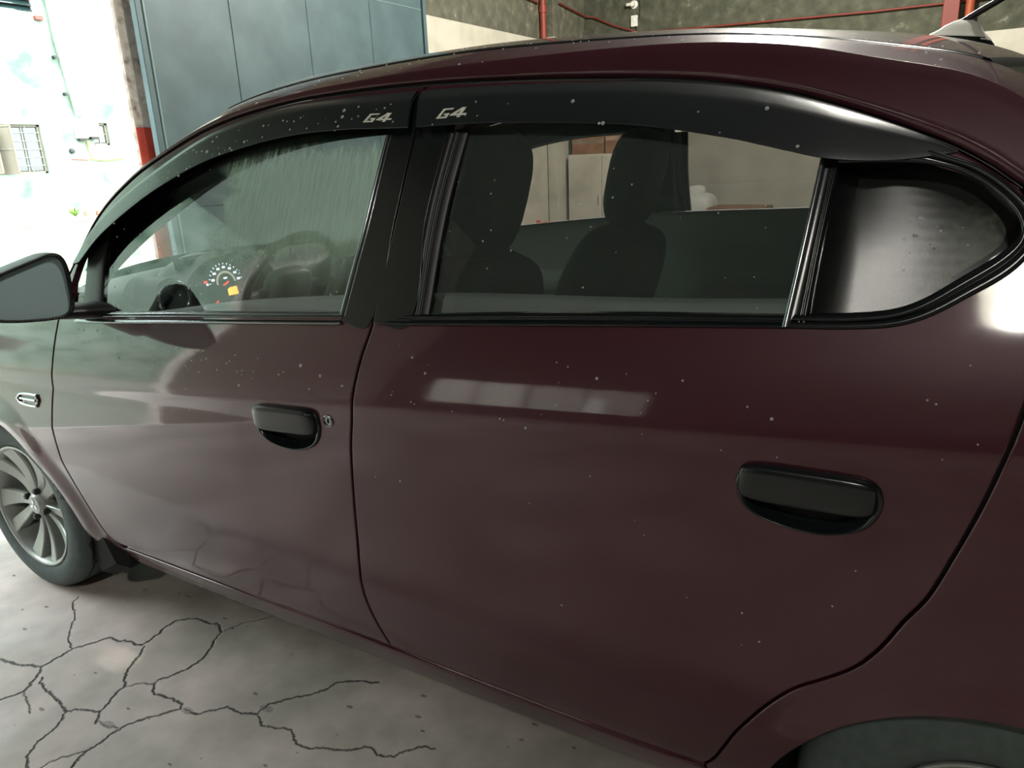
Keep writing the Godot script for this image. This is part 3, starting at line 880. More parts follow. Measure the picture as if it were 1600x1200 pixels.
func make_wheel(called: String, at: Vector3, sgn: float, rk := 1.0) -> MeshInstance3D:
	var rm := func(q: float) -> float: return q * rk if q < 0.2 else lerpf(0.2 * rk, 0.284, clampf((q - 0.2) / 0.084, 0.0, 1.0))
	# the wheel's own axis is its y, pointing out of the car
	var b := Basis(Vector3(1, 0, 0), Vector3(0, 0, sgn), Vector3(0, -sgn, 0))
	var w := MB.new()
	w.grid(64, 14, func(u: float, v: float):
		var p: Vector2 = V([0.200, -0.100, 0.212, -0.104, 0.262, -0.096, 0.278, -0.080, 0.284, -0.05, 0.284, -0.002, 0.284, 0.048, 0.279, 0.074, 0.268, 0.088, 0.258, 0.093, 0.240, 0.096, 0.224, 0.095, 0.210, 0.091, 0.203, 0.084, 0.198, 0.076])[int(round(v * 14))]
		var g: float = TAU * u
		var pr: float = rm.call(p.x)
		return Vector3(cos(g) * pr, p.y, sin(g) * pr), -1.0, null, true)
	var o := put(called, w, M.tyre, car)
	o.transform = Transform3D(b, at)
	var k := 0
	for z in [-0.058, -0.022, 0.014, 0.05]:
		var gr := MB.new()
		gr.grid(64, 2, func(u: float, v: float):
			var g: float = TAU * u
			var q: Vector2 = [Vector2(0.2846, z - 0.003), Vector2(0.2848, z), Vector2(0.2846, z + 0.003)][int(round(v * 2))]
			return Vector3(cos(g) * q.x, q.y, sin(g) * q.x), 1.0, Vector3(0, z, 0), true)
		put("tread_groove", gr, M.dark, o)
		k += 1
	for i in [0, 1, 2, 3]:
		var g := deg_to_rad(20.0 + i * 5.2)
		var c := Vector3(cos(g) * 0.247, 0.0965, -sin(g) * 0.247)
		var r := Vector3(cos(g), 0, -sin(g))
		var t := Vector3(sin(g), 0, cos(g))
		var lt := MB.new()
		var lb := Basis(r, Vector3.UP, r.cross(Vector3.UP))
		lt.box(c + t * 0.004, Vector3(0.016, 0.002, 0.003), 0.0005, lb)
		lt.box(c - t * 0.004, Vector3(0.016, 0.002, 0.003), 0.0005, lb)
		lt.box(c - r * 0.007, Vector3(0.003, 0.002, 0.010), 0.0005, lb)
		put("raised_letter", lt, M.alloy_dark, o)
	var rim := MB.new()
	rim.grid(64, 9, func(u: float, v: float):
		var p: Vector2 = V([0.200, 0.080, 0.2035, 0.088, 0.200, 0.0905, 0.194, 0.088, 0.190, 0.080, 0.186, 0.06, 0.182, 0.03, 0.180, -0.03, 0.182, -0.08, 0.195, -0.1])[int(round(v * 9))]
		var g: float = TAU * u
		return Vector3(cos(g) * p.x * rk, p.y, sin(g) * p.x * rk), 1.0, null, true)
	put("rim", rim, M.alloy, o)
	var disc := MB.new()
	disc.lathe([Vector2(0.0, 0.0), Vector2(0.06, 0.0), Vector2(0.07, -0.02), Vector2(0.125, -0.02), Vector2(0.125, -0.04), Vector2(0.178 * rk, -0.045)], Transform3D(), 40)
	put("brake_disc", disc, M.alloy_dark, o)
	for i in 10:
		var pair := i / 2
		var tilt := (i % 2) * 2 - 1
		var g0 := TAU * (pair / 5.0) + 0.30 + tilt * 0.27
		var sp := MB.new()
		var seg := 8
		var pts := []
		for j in seg + 1:
			var t := float(j) / seg
			var r := lerpf(0.034, 0.194 * rk, t)
			var g := g0 - tilt * 0.10 * (1.0 - t) * (1.0 - t) + 0.10 * (1.0 - t)
			var wd := lerpf(0.025, 0.066 if tilt > 0 else 0.050, pow(t, 1.35))
			var y := 0.060 + 0.024 * t - 0.012 * sin(t * PI)
			var d := Vector3(cos(g), 0, sin(g))
			var e := Vector3(-sin(g), 0, cos(g))
			pts.append([d * r - e * wd * 0.5 + Vector3.UP * (y - 0.003), d * r - e * (wd * 0.5 - 0.003) + Vector3.UP * y, d * r + e * (wd * 0.5 - 0.003) + Vector3.UP * (y - 0.006), d * r + e * wd * 0.5 + Vector3.UP * (y - 0.012), d * r + e * wd * 0.42 + Vector3.UP * (y - 0.040), d * r - e * wd * 0.42 + Vector3.UP * (y - 0.040)])
		for j in seg:
			for q in 6:
				var c: Vector3 = (pts[j][0] + pts[j][3] + pts[j][4] + pts[j + 1][1]) * 0.25
				sp._out([pts[j][q], pts[j + 1][q], pts[j + 1][(q + 1) % 6], pts[j][(q + 1) % 6]], c)
		put("spoke", sp, M.alloy, o)
	for i in 4:
		var g := TAU * i / 4.0 + 0.35
		var nut := MB.new()
		nut.lathe([Vector2(0.014, 0.045), Vector2(0.014, 0.052), Vector2(0.0105, 0.054), Vector2(0.0105, 0.070), Vector2(0.007, 0.074), Vector2(0.0, 0.074)], Transform3D(Basis(), Vector3(cos(g) * 0.050, 0, sin(g) * 0.050)), 6)
		put("lug_nut", nut, M.alloy_dark, o)
	var cap := MB.new()
	cap.lathe([Vector2(0.042, 0.03), Vector2(0.040, 0.060), Vector2(0.033, 0.068), Vector2(0.029, 0.0725), Vector2(0.0, 0.0735)], Transform3D(), 32)
	put("hub_cap", cap, M.alloy, o)
	var em := MB.new()
	for i in 3:
		var g := TAU * i / 3.0 - PI / 2.0
		var d := Vector3(cos(g), 0, sin(g))
		var e := Vector3(-sin(g), 0, cos(g))
		var up := Vector3.UP * 0.0752
		var a := [up + d * 0.001, up + d * 0.0115 + e * 0.006, up + d * 0.022, up + d * 0.0115 - e * 0.006]
		em._out(a, Vector3.ZERO)
		for q in 4: em._out([a[q], a[(q + 1) % 4], a[(q + 1) % 4] - Vector3.UP * 0.003, a[q] - Vector3.UP * 0.003], (a[0] + a[2]) * 0.5 - Vector3.UP * 0.01)
	put("wheel_emblem", em, M.chrome, o)
	return o

func make_mirror() -> void:
	var o := line(V([1.079, 0.987, 1.102, 0.90, 1.109, 0.866, 1.100, 0.846, 1.075, 0.837, 1.038, 0.836, 0.992, 0.838, 0.963, 0.849, 0.955, 0.880, 0.967, 0.985, 0.985, 1.035, 1.02, 1.055, 1.056, 1.035, 1.079, 0.987]), 0.008)
	var mid := Vector2(1.032, 0.935)
	var levels := [Vector3(0.90, 0.612, 0), Vector3(0.905, 0.622, 0), Vector3(0.97, 0.622, 0), Vector3(1.0, 0.614, 0), Vector3(1.01, 0.59, 0), Vector3(0.98, 0.56, 0), Vector3(0.90, 0.535, 0), Vector3(0.72, 0.512, 0), Vector3(0.4, 0.498, 0), Vector3(0.01, 0.493, 0)]
	var mb := MB.new()
	mb.grid(o.size() - 1, 9, func(u: float, w: float):
		var l: Vector3 = levels[int(round(w * 9))]
		var q: Vector2 = mid + (o[int(round(u * (o.size() - 1)))] - mid) * l.x
		return Vector3(l.y, q.x, q.y), 1.0, Vector3(0.575, 1.032, 0.935), true)
	var h := put("door_mirror", mb, M.rubber, car)
	var gl := MB.new()
	gl.grid(o.size() - 1, 3, func(u: float, w: float):
		var q: Vector2 = mid + (o[int(round(u * (o.size() - 1)))] - mid) * lerpf(0.905, 0.0, w)
		return Vector3(0.6135, q.x, q.y), 1.0, Vector3(0.5, 1.032, 0.935), true)
	put("mirror_glass", gl, mat(Color(0.58, 0.66, 0.67), 0.4, 0.15), h)
	var st := MB.new()
	st.grid(24, 6, func(u: float, w: float):
		var g: float = TAU * u
		var z := lerpf(0.735, 0.88, w)
		return Vector3(0.535 + cos(g) * lerpf(0.075, 0.05, w), lerpf(0.945, 0.965, w) + sin(g) * lerpf(0.022, 0.018, w), z), 1.0, Vector3(0.535, 0.955, 0.80), true)
	put("mirror_foot", st, M.rubber, h)

func seat(called: String, at: Vector3, rake: float) -> void:
	var b := Basis(Vector3(0, 0, 1), -rake)
	var o := MB.new()
	o.lump(at + Vector3(0.035, 0.30, 0) + b * Vector3(0.0, 0.145, 0), Vector3(0.20, 0.74, 0.54), 0.45, -0.06, b)
	var s := put(called, o, M.fabric, car)
	var cu := MB.new()
	cu.lump(at + Vector3(-0.30, 0.26, 0), Vector3(0.58, 0.18, 0.52), 0.55)
	put("seat_cushion", cu, M.fabric, s)
	var hr := MB.new()
	hr.lump(at + Vector3(0, 0.30, 0) + b * Vector3(-0.005, 0.66, 0), Vector3(0.13, 0.295, 0.25), 0.66, 0.06, Basis(Vector3(0, 0, 1), -rake * 0.7))
	put("headrest", hr, M.fabric, s)
	for z in [-0.055, 0.055]:
		var p := MB.new()
		p.tube([at + Vector3(0, 0.30, z) + b * Vector3(0, 0.44, 0), at + Vector3(0, 0.30, z) + b * Vector3(0, 0.60, 0)], 0.006)
		put("headrest_post", p, M.chrome, s)

func build_car() -> void:
	car = base("car", Vector3.ZERO, "dark maroon sedan on the cracked concrete floor, droplets on its paint and black-edged tinted windows", "car")
	build_side(1.0)
	build_side(-1.0)
	# roof, windscreen, rear window
	var mb := MB.new()
	mb.grid(70, 40, func(u: float, w: float):
		var s: float = lerpf(-1.0, 1.0, w)
		var ze := rail_z(lerpf(0.86, 2.42, u)) - 0.030
		var z := ze * s
		var x := lerpf(header_x(z), tail_x(z), u)
		return Vector3(x, roof_y(x, z), z), 1.0, Vector3(1.5, 0.5, 0))
	put("roof", mb, M.paint, car)
	mb = MB.new()
	mb.grid(30, 30, func(u: float, w: float):
		var s: float = lerpf(-1.0, 1.0, w)
		var x0 := lerpf(-0.06, 0.36, pow(absf(s), 2.0))
		var z := lerpf(rail_z(x0), rail_z(0.84), u) * s
		var x := lerpf(x0, header_x(z) - 0.004, u)
		return Vector3(x, roof_y(x, z) - 0.003, z), 1.0, Vector3(1.5, 0.2, 0))
	put("windscreen", mb, glass(Color(0.03, 0.05, 0.045), 0.10), car)
	mb = MB.new()
	mb.grid(24, 30, func(u: float, w: float):
		var s: float = lerpf(-1.0, 1.0, w)
		var z: float = lerpf(rail_z(2.44), rail_z(3.03), u) * s
		var x := lerpf(tail_x(z) + 0.006, 3.03, u)
		return Vector3(x, roof_y(x, z) - 0.004, z), 1.0, Vector3(1.5, 0.2, 0))
	put("rear_window", mb, M.black, car)
	mb = MB.new()
	mb.grid(30, 2, func(u: float, w: float):
		var z := lerpf(-0.49, 0.49, u)
		var x: float = tail_x(z) - 0.012 + 0.022 * w
		return Vector3(x, roof_y(x, z) + [0.0, 0.004, -0.004][int(round(w * 2))], z), 1.0, Vector3(1.5, 0.5, 0))
	put("rear_window_seal", mb, M.rubber, car)
	mb = MB.new()
	mb.grid(40, 30, func(u: float, w: float):
		var s: float = lerpf(-1.0, 1.0, w)
		var x := lerpf(0.90, 2.48, u)
		var z := (rail_z(x) + 0.02) * s
		return Vector3(x, roof_y(x, z) - 0.030, z), 1.0, Vector3(1.5, 0.5, 0))
	put("headlining", mb, M.trim, car)
	# bonnet, boot and bumpers, plain but whole
	mb = MB.new()
	mb.grid(30, 24, func(u: float, w: float):
		var s: float = lerpf(-1.0, 1.0, w)
		var x := lerpf(-0.70, -0.02 + 0.36 * s * s, u)
		var ze := side(minf(x, 0.34), lerpf(0.70, 0.93, sqrt(u))) - 0.012
		var y := lerpf(0.70, 0.985, pow(u, 0.62)) - (0.05 + 0.0 * u) * pow(absf(s), 3.0) * (1.0 - 0.3 * u)
		return Vector3(x, y, ze * s), 1.0, Vector3(-0.2, 0.2, 0))
	put("bonnet", mb, M.paint, car)
	mb = MB.new()
	mb.grid(36, 14, func(u: float, w: float):
		var g := lerpf(-1.0, 1.0, u)
		var y := lerpf(0.18, 0.74, w)
		var x := -0.79 + 0.17 * pow(absf(g), 3.0) + 0.10 * pow(absf(w - 0.35), 2.2)
		return Vector3(x, y, g * (side(-0.60, 0.45) + 0.004)), 1.0, Vector3(0.2, 0.4, 0))
	put("front_bumper", mb, M.paint, car)
	mb = MB.new()
	mb.grid(20, 24, func(u: float, w: float):
		var s: float = lerpf(-1.0, 1.0, w)
		var x := lerpf(3.0, 3.44, u)
		return Vector3(x, lerpf(1.075, 1.055, u) - 0.05 * pow(absf(s), 3.0), (side(x, 0.98) - 0.01) * s), 1.0, Vector3(2.9, 0.4, 0))
	put("boot_lid", mb, M.paint, car)
	mb = MB.new()
	mb.grid(36, 14, func(u: float, w: float):
		var g := lerpf(-1.0, 1.0, u)
		var y := lerpf(0.20, 1.04, w)
		var x := 3.52 - 0.14 * pow(absf(g), 4.0) - 0.12 * pow(absf(w - 0.3), 2.0)
		return Vector3(x, y, g * (side(3.42, 0.6) + 0.004)), 1.0, Vector3(2.6, 0.5, 0))
	put("rear_bumper", mb, M.paint, car)
	# underneath
	mb = MB.new()
	mb.box(Vector3(1.35, 0.245, 0), Vector3(4.0, 0.05, 1.02), 0.01)
	mb.box(Vector3(1.47, 0.215, 0), Vector3(1.28, 0.05, 1.38), 0.01)
	mb.box(Vector3(-0.25, 0.5, 0), Vector3(0.9, 0.55, 0.9), 0.02)
	mb.box(Vector3(2.95, 0.5, 0), Vector3(0.9, 0.5, 0.9), 0.02)
	mb.box(Vector3(0.33, 0.58, 0), Vector3(0.06, 0.70, 1.40), 0.01)
	put("floor_pan", mb, M.dark, car)
	for sg in [1.0, -1.0]:
		for a in [[ARCH_FRONT, 0.318], [ARCH_REAR + Vector2(0, 0.05), 0.345]]:
			mb = MB.new()
			var c: Vector2 = a[0]
			var r: float = a[1]
			mb.grid(30, 3, func(u: float, w: float):
				var g := deg_to_rad(lerpf(-25.0, 205.0, u))
				var z: float = [0.775, 0.50, 0.49, 0.49][int(round(w * 3))]
				var k := 1.0 if w < 0.8 else 0.02
				return Vector3(c.x + cos(g) * r * k, c.y + sin(g) * r * k, sg * z), 1.0, null)
			put("wheel_house", mb, M.rubber, car)
		mb = MB.new()
		mb.box(Vector3(0.335, 0.195, sg * 0.645), Vector3(0.16, 0.15, 0.24), 0.03, Basis(Vector3(0, 0, 1), 0.5))
		put("mud_flap", mb, M.dark, car)
		make_wheel("front_wheel" if sg > 0 else "front_wheel", Vector3(0, 0.284, sg * 0.695), sg)
		make_wheel("rear_wheel", Vector3(2.575, 0.252, sg * 0.645), sg, 0.78)
	make_mirror()
	# side lamp on the wing
	mb = MB.new()
	var lamp := V([0.155, 0.676, 0.175, 0.690, 0.27, 0.698, 0.27, 0.690, 0.276, 0.690, 0.276, 0.678, 0.27, 0.677, 0.27, 0.668, 0.18, 0.665, 0.155, 0.676])
	var loop := []
	for q in line(lamp, 0.006): loop.append(on_side(q.x, q.y, 0.003))
	mb.tube(loop, 0.0038, 6)
	mb.tube([on_side(0.175, 0.678, 0.003), on_side(0.265, 0.683, 0.003)], 0.0038, 6)
	put("side_lamp", mb, M.chrome, car)
	# aerial
	mb = MB.new()
	var ab := Vector3(2.37, roof_y(2.37, 0.0) - 0.004, 0.0)
	mb.grid(24, 6, func(u: float, w: float):
		var g: float = TAU * u
		var k: float = [1.0, 0.97, 0.80, 0.62, 0.5, 0.3, 0.0][int(round(w * 6))]
		return ab + Vector3(cos(g) * 0.062 * k + 0.018 * w, 0.046 * w - 0.008 * cos(g) * k, sin(g) * 0.028 * k), 1.0, ab, true)
	var ae := put("aerial", mb, M.white, car)
	mb = MB.new()
	mb.grid(24, 3, func(u: float, w: float):
		var g: float = TAU * u
		var k: float = [1.12, 1.10, 1.02, 0.95][int(round(w * 3))]
		return ab + Vector3(cos(g) * 0.062 * k, 0.016 * w - 0.008 * cos(g) * k - 0.004, sin(g) * 0.028 * k), 1.0, ab, true)
	put("aerial_foot", mb, M.black, ae)
	mb = MB.new()
	mb.tube([ab + Vector3(0.010, 0.036, 0), ab + Vector3(0.035, 0.052, 0), ab + Vector3(0.25, 0.17, 0)], 0.0075, 10, 0.005)
	put("aerial_rod", mb, M.rubber, ae)
	# inside
	seat("driver_seat", Vector3(1.275, 0.28, 0.37), 0.36)
	seat("passenger_seat", Vector3(1.335, 0.28, -0.37), 0.36)
	mb = MB.new()
	mb.lump(Vector3(2.27, 0.76, 0), Vector3(0.22, 0.70, 1.24), 0.35, 0.0, Basis(Vector3(0, 0, 1), -0.35))
	mb.lump(Vector3(1.98, 0.50, 0), Vector3(0.55, 0.20, 1.24), 0.35)
	put("rear_bench", mb, M.fabric, car)
	mb = MB.new()
	mb.box(Vector3(2.62, 1.02, 0), Vector3(0.50, 0.03, 1.16), 0.01)
	put("parcel_shelf", mb, M.dark, car)
	mb = MB.new()
	mb.grid(16, 30, func(u: float, w: float):
		var s: float = lerpf(-1.0, 1.0, w)
		var p: Vector2 = V([0.02, 0.93, 0.10, 0.962, 0.20, 0.985, 0.32, 0.995, 0.42, 0.992, 0.48, 0.975, 0.505, 0.94, 0.51, 0.90, 0.50, 0.85, 0.49, 0.80, 0.50, 0.74, 0.52, 0.70, 0.50, 0.62, 0.46, 0.55, 0.42, 0.50, 0.38, 0.45, 0.34, 0.42])[int(round(u * 16))]
		return Vector3(p.x + 0.10 * pow(absf(s), 3.0) * (1.0 - u), p.y - 0.02 * s * s, s * 0.70), 1.0, Vector3(0.0, 0.5, 0))
	var dash := put("dashboard", mb, M.trim, car)
	mb = MB.new()
	mb.grid(18, 8, func(u: float, w: float):
		var g := lerpf(-0.05, PI + 0.05, u)
		var r := lerpf(1.0, 0.92, w) * lerpf(0.42, 1.0, smoothstep(0.0, 0.6, w))
		return Vector3(lerpf(0.27, 0.555, w) , 0.94 + 0.105 * sin(g) * r, 0.33 + 0.18 * cos(g) * r), 1.0, Vector3(0.45, 0.90, 0.33))
	put("instrument_hood", mb, M.trim, dash)
	instruments(dash)
	mb = MB.new()
	var wheel_b := Basis(Vector3(0, 0, 1), -0.42)
	var wc := Vector3(0.745, 0.93, 0.275)
	var rimp := []
	for i in 41:
		var g := TAU * i / 40.0
		rimp.append(wc + wheel_b * Vector3(0, sin(g) * 0.175, cos(g) * 0.175))
	mb.tube(rimp, 0.0135, 10)
	var sw := put("steering_wheel", mb, M.rubber, car)
	mb = MB.new()
	mb.lump(wc + wheel_b * Vector3(-0.02, -0.01, 0), Vector3(0.06, 0.14, 0.17), 0.6, 0.0, wheel_b)
	put("steering_hub", mb, M.trim, sw)
	for q in [Vector3(0, 0.0, 1), Vector3(0, 0.0, -1), Vector3(0, -1, 0)]:
		mb = MB.new()
		mb.tube([wc + wheel_b * (q * 0.07 + Vector3(-0.02, 0, 0)), wc + wheel_b * (q * 0.17)], 0.014, 8)
		put("steering_spoke", mb, M.trim, sw)
	mb = MB.new()
	for v in [[Vector3(0.655, 0.955, 0.60), 0.045]]:
		var lp := []
		for i in 25:
			var g := TAU * i / 24.0
			lp.append(v[0] + Vector3(0.0, sin(g) * v[1], cos(g) * v[1]))
		mb.tube(lp, 0.006, 8)
	put("air_vent", mb, M.chrome, dash)
	mb = MB.new()
	mb.lathe([Vector2(0.055, -0.14), Vector2(0.055, -0.01), Vector2(0.048, 0.0)], Transform3D(Basis(Vector3(0, 0, 1), -PI / 2), Vector3(0.655, 0.955, 0.60)), 24)
	put("vent_housing", mb, M.trim, dash)
	mb = MB.new()
	mb.lathe([Vector2(0.0, 0.0), Vector2(0.042, 0.004)], Transform3D(Basis(Vector3(0, 0, 1), -PI / 2), Vector3(0.65, 0.955, 0.60)), 24)
	put("vent_face", mb, M.black, dash)
	droplets()

func instruments(dash: Node) -> void:
	var b := Basis(Vector3(0, 0, 1), -PI / 2 + 0.20)          # local y looks back at the driver
	var right := Vector3(0, 0, -1)
	var up := (b * Vector3.UP).cross(right) * -1.0
	if up.y < 0.0: up = -up
	var c := Vector3(0.505, 0.945, 0.315)
	var nrm := b * Vector3.UP
	var at := func(x: float, y: float, h := 0.0) -> Vector3: return c + right * x + up * y + nrm * h
	var quad := func(mb: MB, x: float, y: float, w: float, h: float, turn := 0.0):
		var ps := []
		for e in [[-1, -1], [1, -1], [1, 1], [-1, 1]]:
			var q := Vector2(e[0] * w * 0.5, e[1] * h * 0.5).rotated(turn)
			ps.append(at.call(x + q.x, y + q.y, 0.003))
		var lo := []
		for p in ps: lo.append(p - nrm * 0.002)
		mb._out(ps, c - nrm)
		for k in 4: mb._out([ps[k], ps[(k + 1) % 4], lo[(k + 1) % 4], lo[k]], at.call(x, y))
	var face := MB.new()
	face.box(c - nrm * 0.006, Vector3(0.30, 0.012, 0.19), 0.003, Basis(right, nrm, right.cross(nrm)))
	var panel_node := put("instrument_panel", face, M.dark, dash)
	var white := MB.new()
	for i in 9:
		var g := deg_to_rad(215.0 - i * 26.0)
		quad.call(white, cos(g) * 0.047, sin(g) * 0.047, 0.010, 0.0065)
	for i in 17:
		var g := deg_to_rad(215.0 - i * 13.0)
		quad.call(white, cos(g) * 0.058, sin(g) * 0.058, 0.005, 0.0016, g)
	quad.call(white, 0.0, 0.014, 0.012, 0.005)
	quad.call(white, -0.068, 0.004, 0.006, 0.006)
	quad.call(white, -0.064, -0.006, 0.006, 0.004)
	put("dial_light", white, glow(Color(0.75, 0.8, 0.85), 0.9), panel_node)
	var grey := MB.new()
	grey.grid(30, 1, func(u: float, w: float):
		var g := deg_to_rad(lerpf(215.0, 0.0, u))
		var r := lerpf(0.036, 0.029, w)
		return at.call(cos(g) * r, sin(g) * r, 0.002), 1.0, c - nrm)
	put("dial_ring", grey, glow(Color(0.55, 0.52, 0.46), 0.55), panel_node)
	var red := MB.new()
	quad.call(red, -0.010, -0.006, 0.040, 0.004, 0.42)
	for q in [[-0.072, 0.012, 0.010, 0.007], [-0.036, -0.020, 0.010, 0.008], [-0.030, -0.026, 0.007, 0.006], [-0.052, -0.050, 0.011, 0.008]]: quad.call(red, q[0], q[1], q[2], q[3])
	put("warning_light", red, glow(Color(0.95, 0.12, 0.10), 1.0), panel_node)
	var lcd := MB.new()
	quad.call(lcd, 0.014, -0.028, 0.036, 0.024)
	put("display_screen", lcd, glow(Color(0.95, 0.62, 0.22), 0.85), panel_node)

func droplets() -> void:
	var rng := RandomNumberGenerator.new()
	rng.seed = 77
	var spots := []
	# [x from, x to, y from, y to, offset, how many]
	for a in [[0.46, 1.40, 0.84, 0.90, 0.0, 46], [0.5, 1.46, 0.74, 0.90, 0.0, 12], [1.50, 2.2, 0.86, 0.97, 0.0, 26], [2.2, 2.5, 0.86, 1.02, 0.0, 7], [1.45, 2.4, 0.45, 0.86, 0.0, 14], [0.55, 1.40, 1.0, 1.30, -0.014, 50], [1.62, 2.2, 1.06, 1.28, -0.014, 26], [2.34, 2.47, 1.10, 1.19, -0.008, 9], [0.55, 1.48, 0.0, 1.0, -1.0, 60], [1.55, 2.25, 0.0, 1.0, -2.0, 12], [0.9, 2.45, 0.0, 1.0, -3.0, 60]]:
		for i in a[5]:
			var x := rng.randf_range(a[0], a[1])
			var y := rng.randf_range(a[2], a[3])
			var s := rng.randf_range(0.0013, 0.0028) * (1.0 if rng.randf() < 0.8 else 1.5)
			if x > 1.5 and a[4] > -2.0: s *= 0.62
			if a[4] == -1.0 or a[4] == -2.0:
				var top := pl(V([0.474, 1.153, 0.72, 1.298, 0.874, 1.360, 1.023, 1.393, 1.166, 1.407, 1.44, 1.410, 1.884, 1.394, 2.149, 1.362, 2.307, 1.315]), x)
				var low := pl(V([0.474, 1.066, 0.684, 1.208, 0.928, 1.299, 1.214, 1.342, 1.517, 1.340, 1.870, 1.329, 2.124, 1.295, 2.265, 1.262]), x)
				var t := lerpf(0.3, 0.95, y)
				spots.append([Vector3(x, lerpf(top, low, t), side(x, lerpf(top, low, t)) + lerpf(0.0225, 0.029, (t - 0.3) / 0.67)), side_normal(x, lerpf(top, low, t)), s])
			elif a[4] == -3.0:
				var sh := shoulder(x)
				var z := lerpf(sh.y, 0.42, y)
				spots.append([Vector3(x, roof_y(x, z), z), Vector3(0, 0.8, 0.6), s * 0.9])
			else:
				spots.append([on_side(x, y, a[4]), side_normal(x, y), s])
	var one := MB.new()
	one.lump(Vector3.ZERO, Vector3(2.0, 1.2, 2.0), 1.0)
	var drop_glint := mat(Color(0.86, 0.90, 0.90, 0.42), 0.28)  # milky white colour stands in for the glints of clear drops
	drop_glint.transparency = BaseMaterial3D.TRANSPARENCY_ALPHA
	var mm := MultiMesh.new()
	mm.transform_format = MultiMesh.TRANSFORM_3D
	mm.mesh = one.mesh(drop_glint)
	mm.instance_count = spots.size()
	for i in spots.size():
		var b := Basis(Quaternion(Vector3.UP, spots[i][1].normalized())).scaled(Vector3.ONE * spots[i][2])
		mm.set_instance_transform(i, Transform3D(b, spots[i][0]))
	var o := MultiMeshInstance3D.new()
	o.name = "water_droplets"
	o.multimesh = mm
	o.set_meta("kind", "stuff")
	car.add_child(o, true)

# ------------------------------------------------------------------ the place
func structure(called: String, mb: MB, m: Material, parent: Node = self) -> MeshInstance3D:
	var o := put(called, mb, m, parent)
	if parent == self: o.set_meta("kind", "structure")
	return o

func span(mb: MB, a: Vector3, b: Vector3, r := 0.004) -> MB:
	mb.box((a + b) * 0.5, (b - a).abs(), r)
	return mb

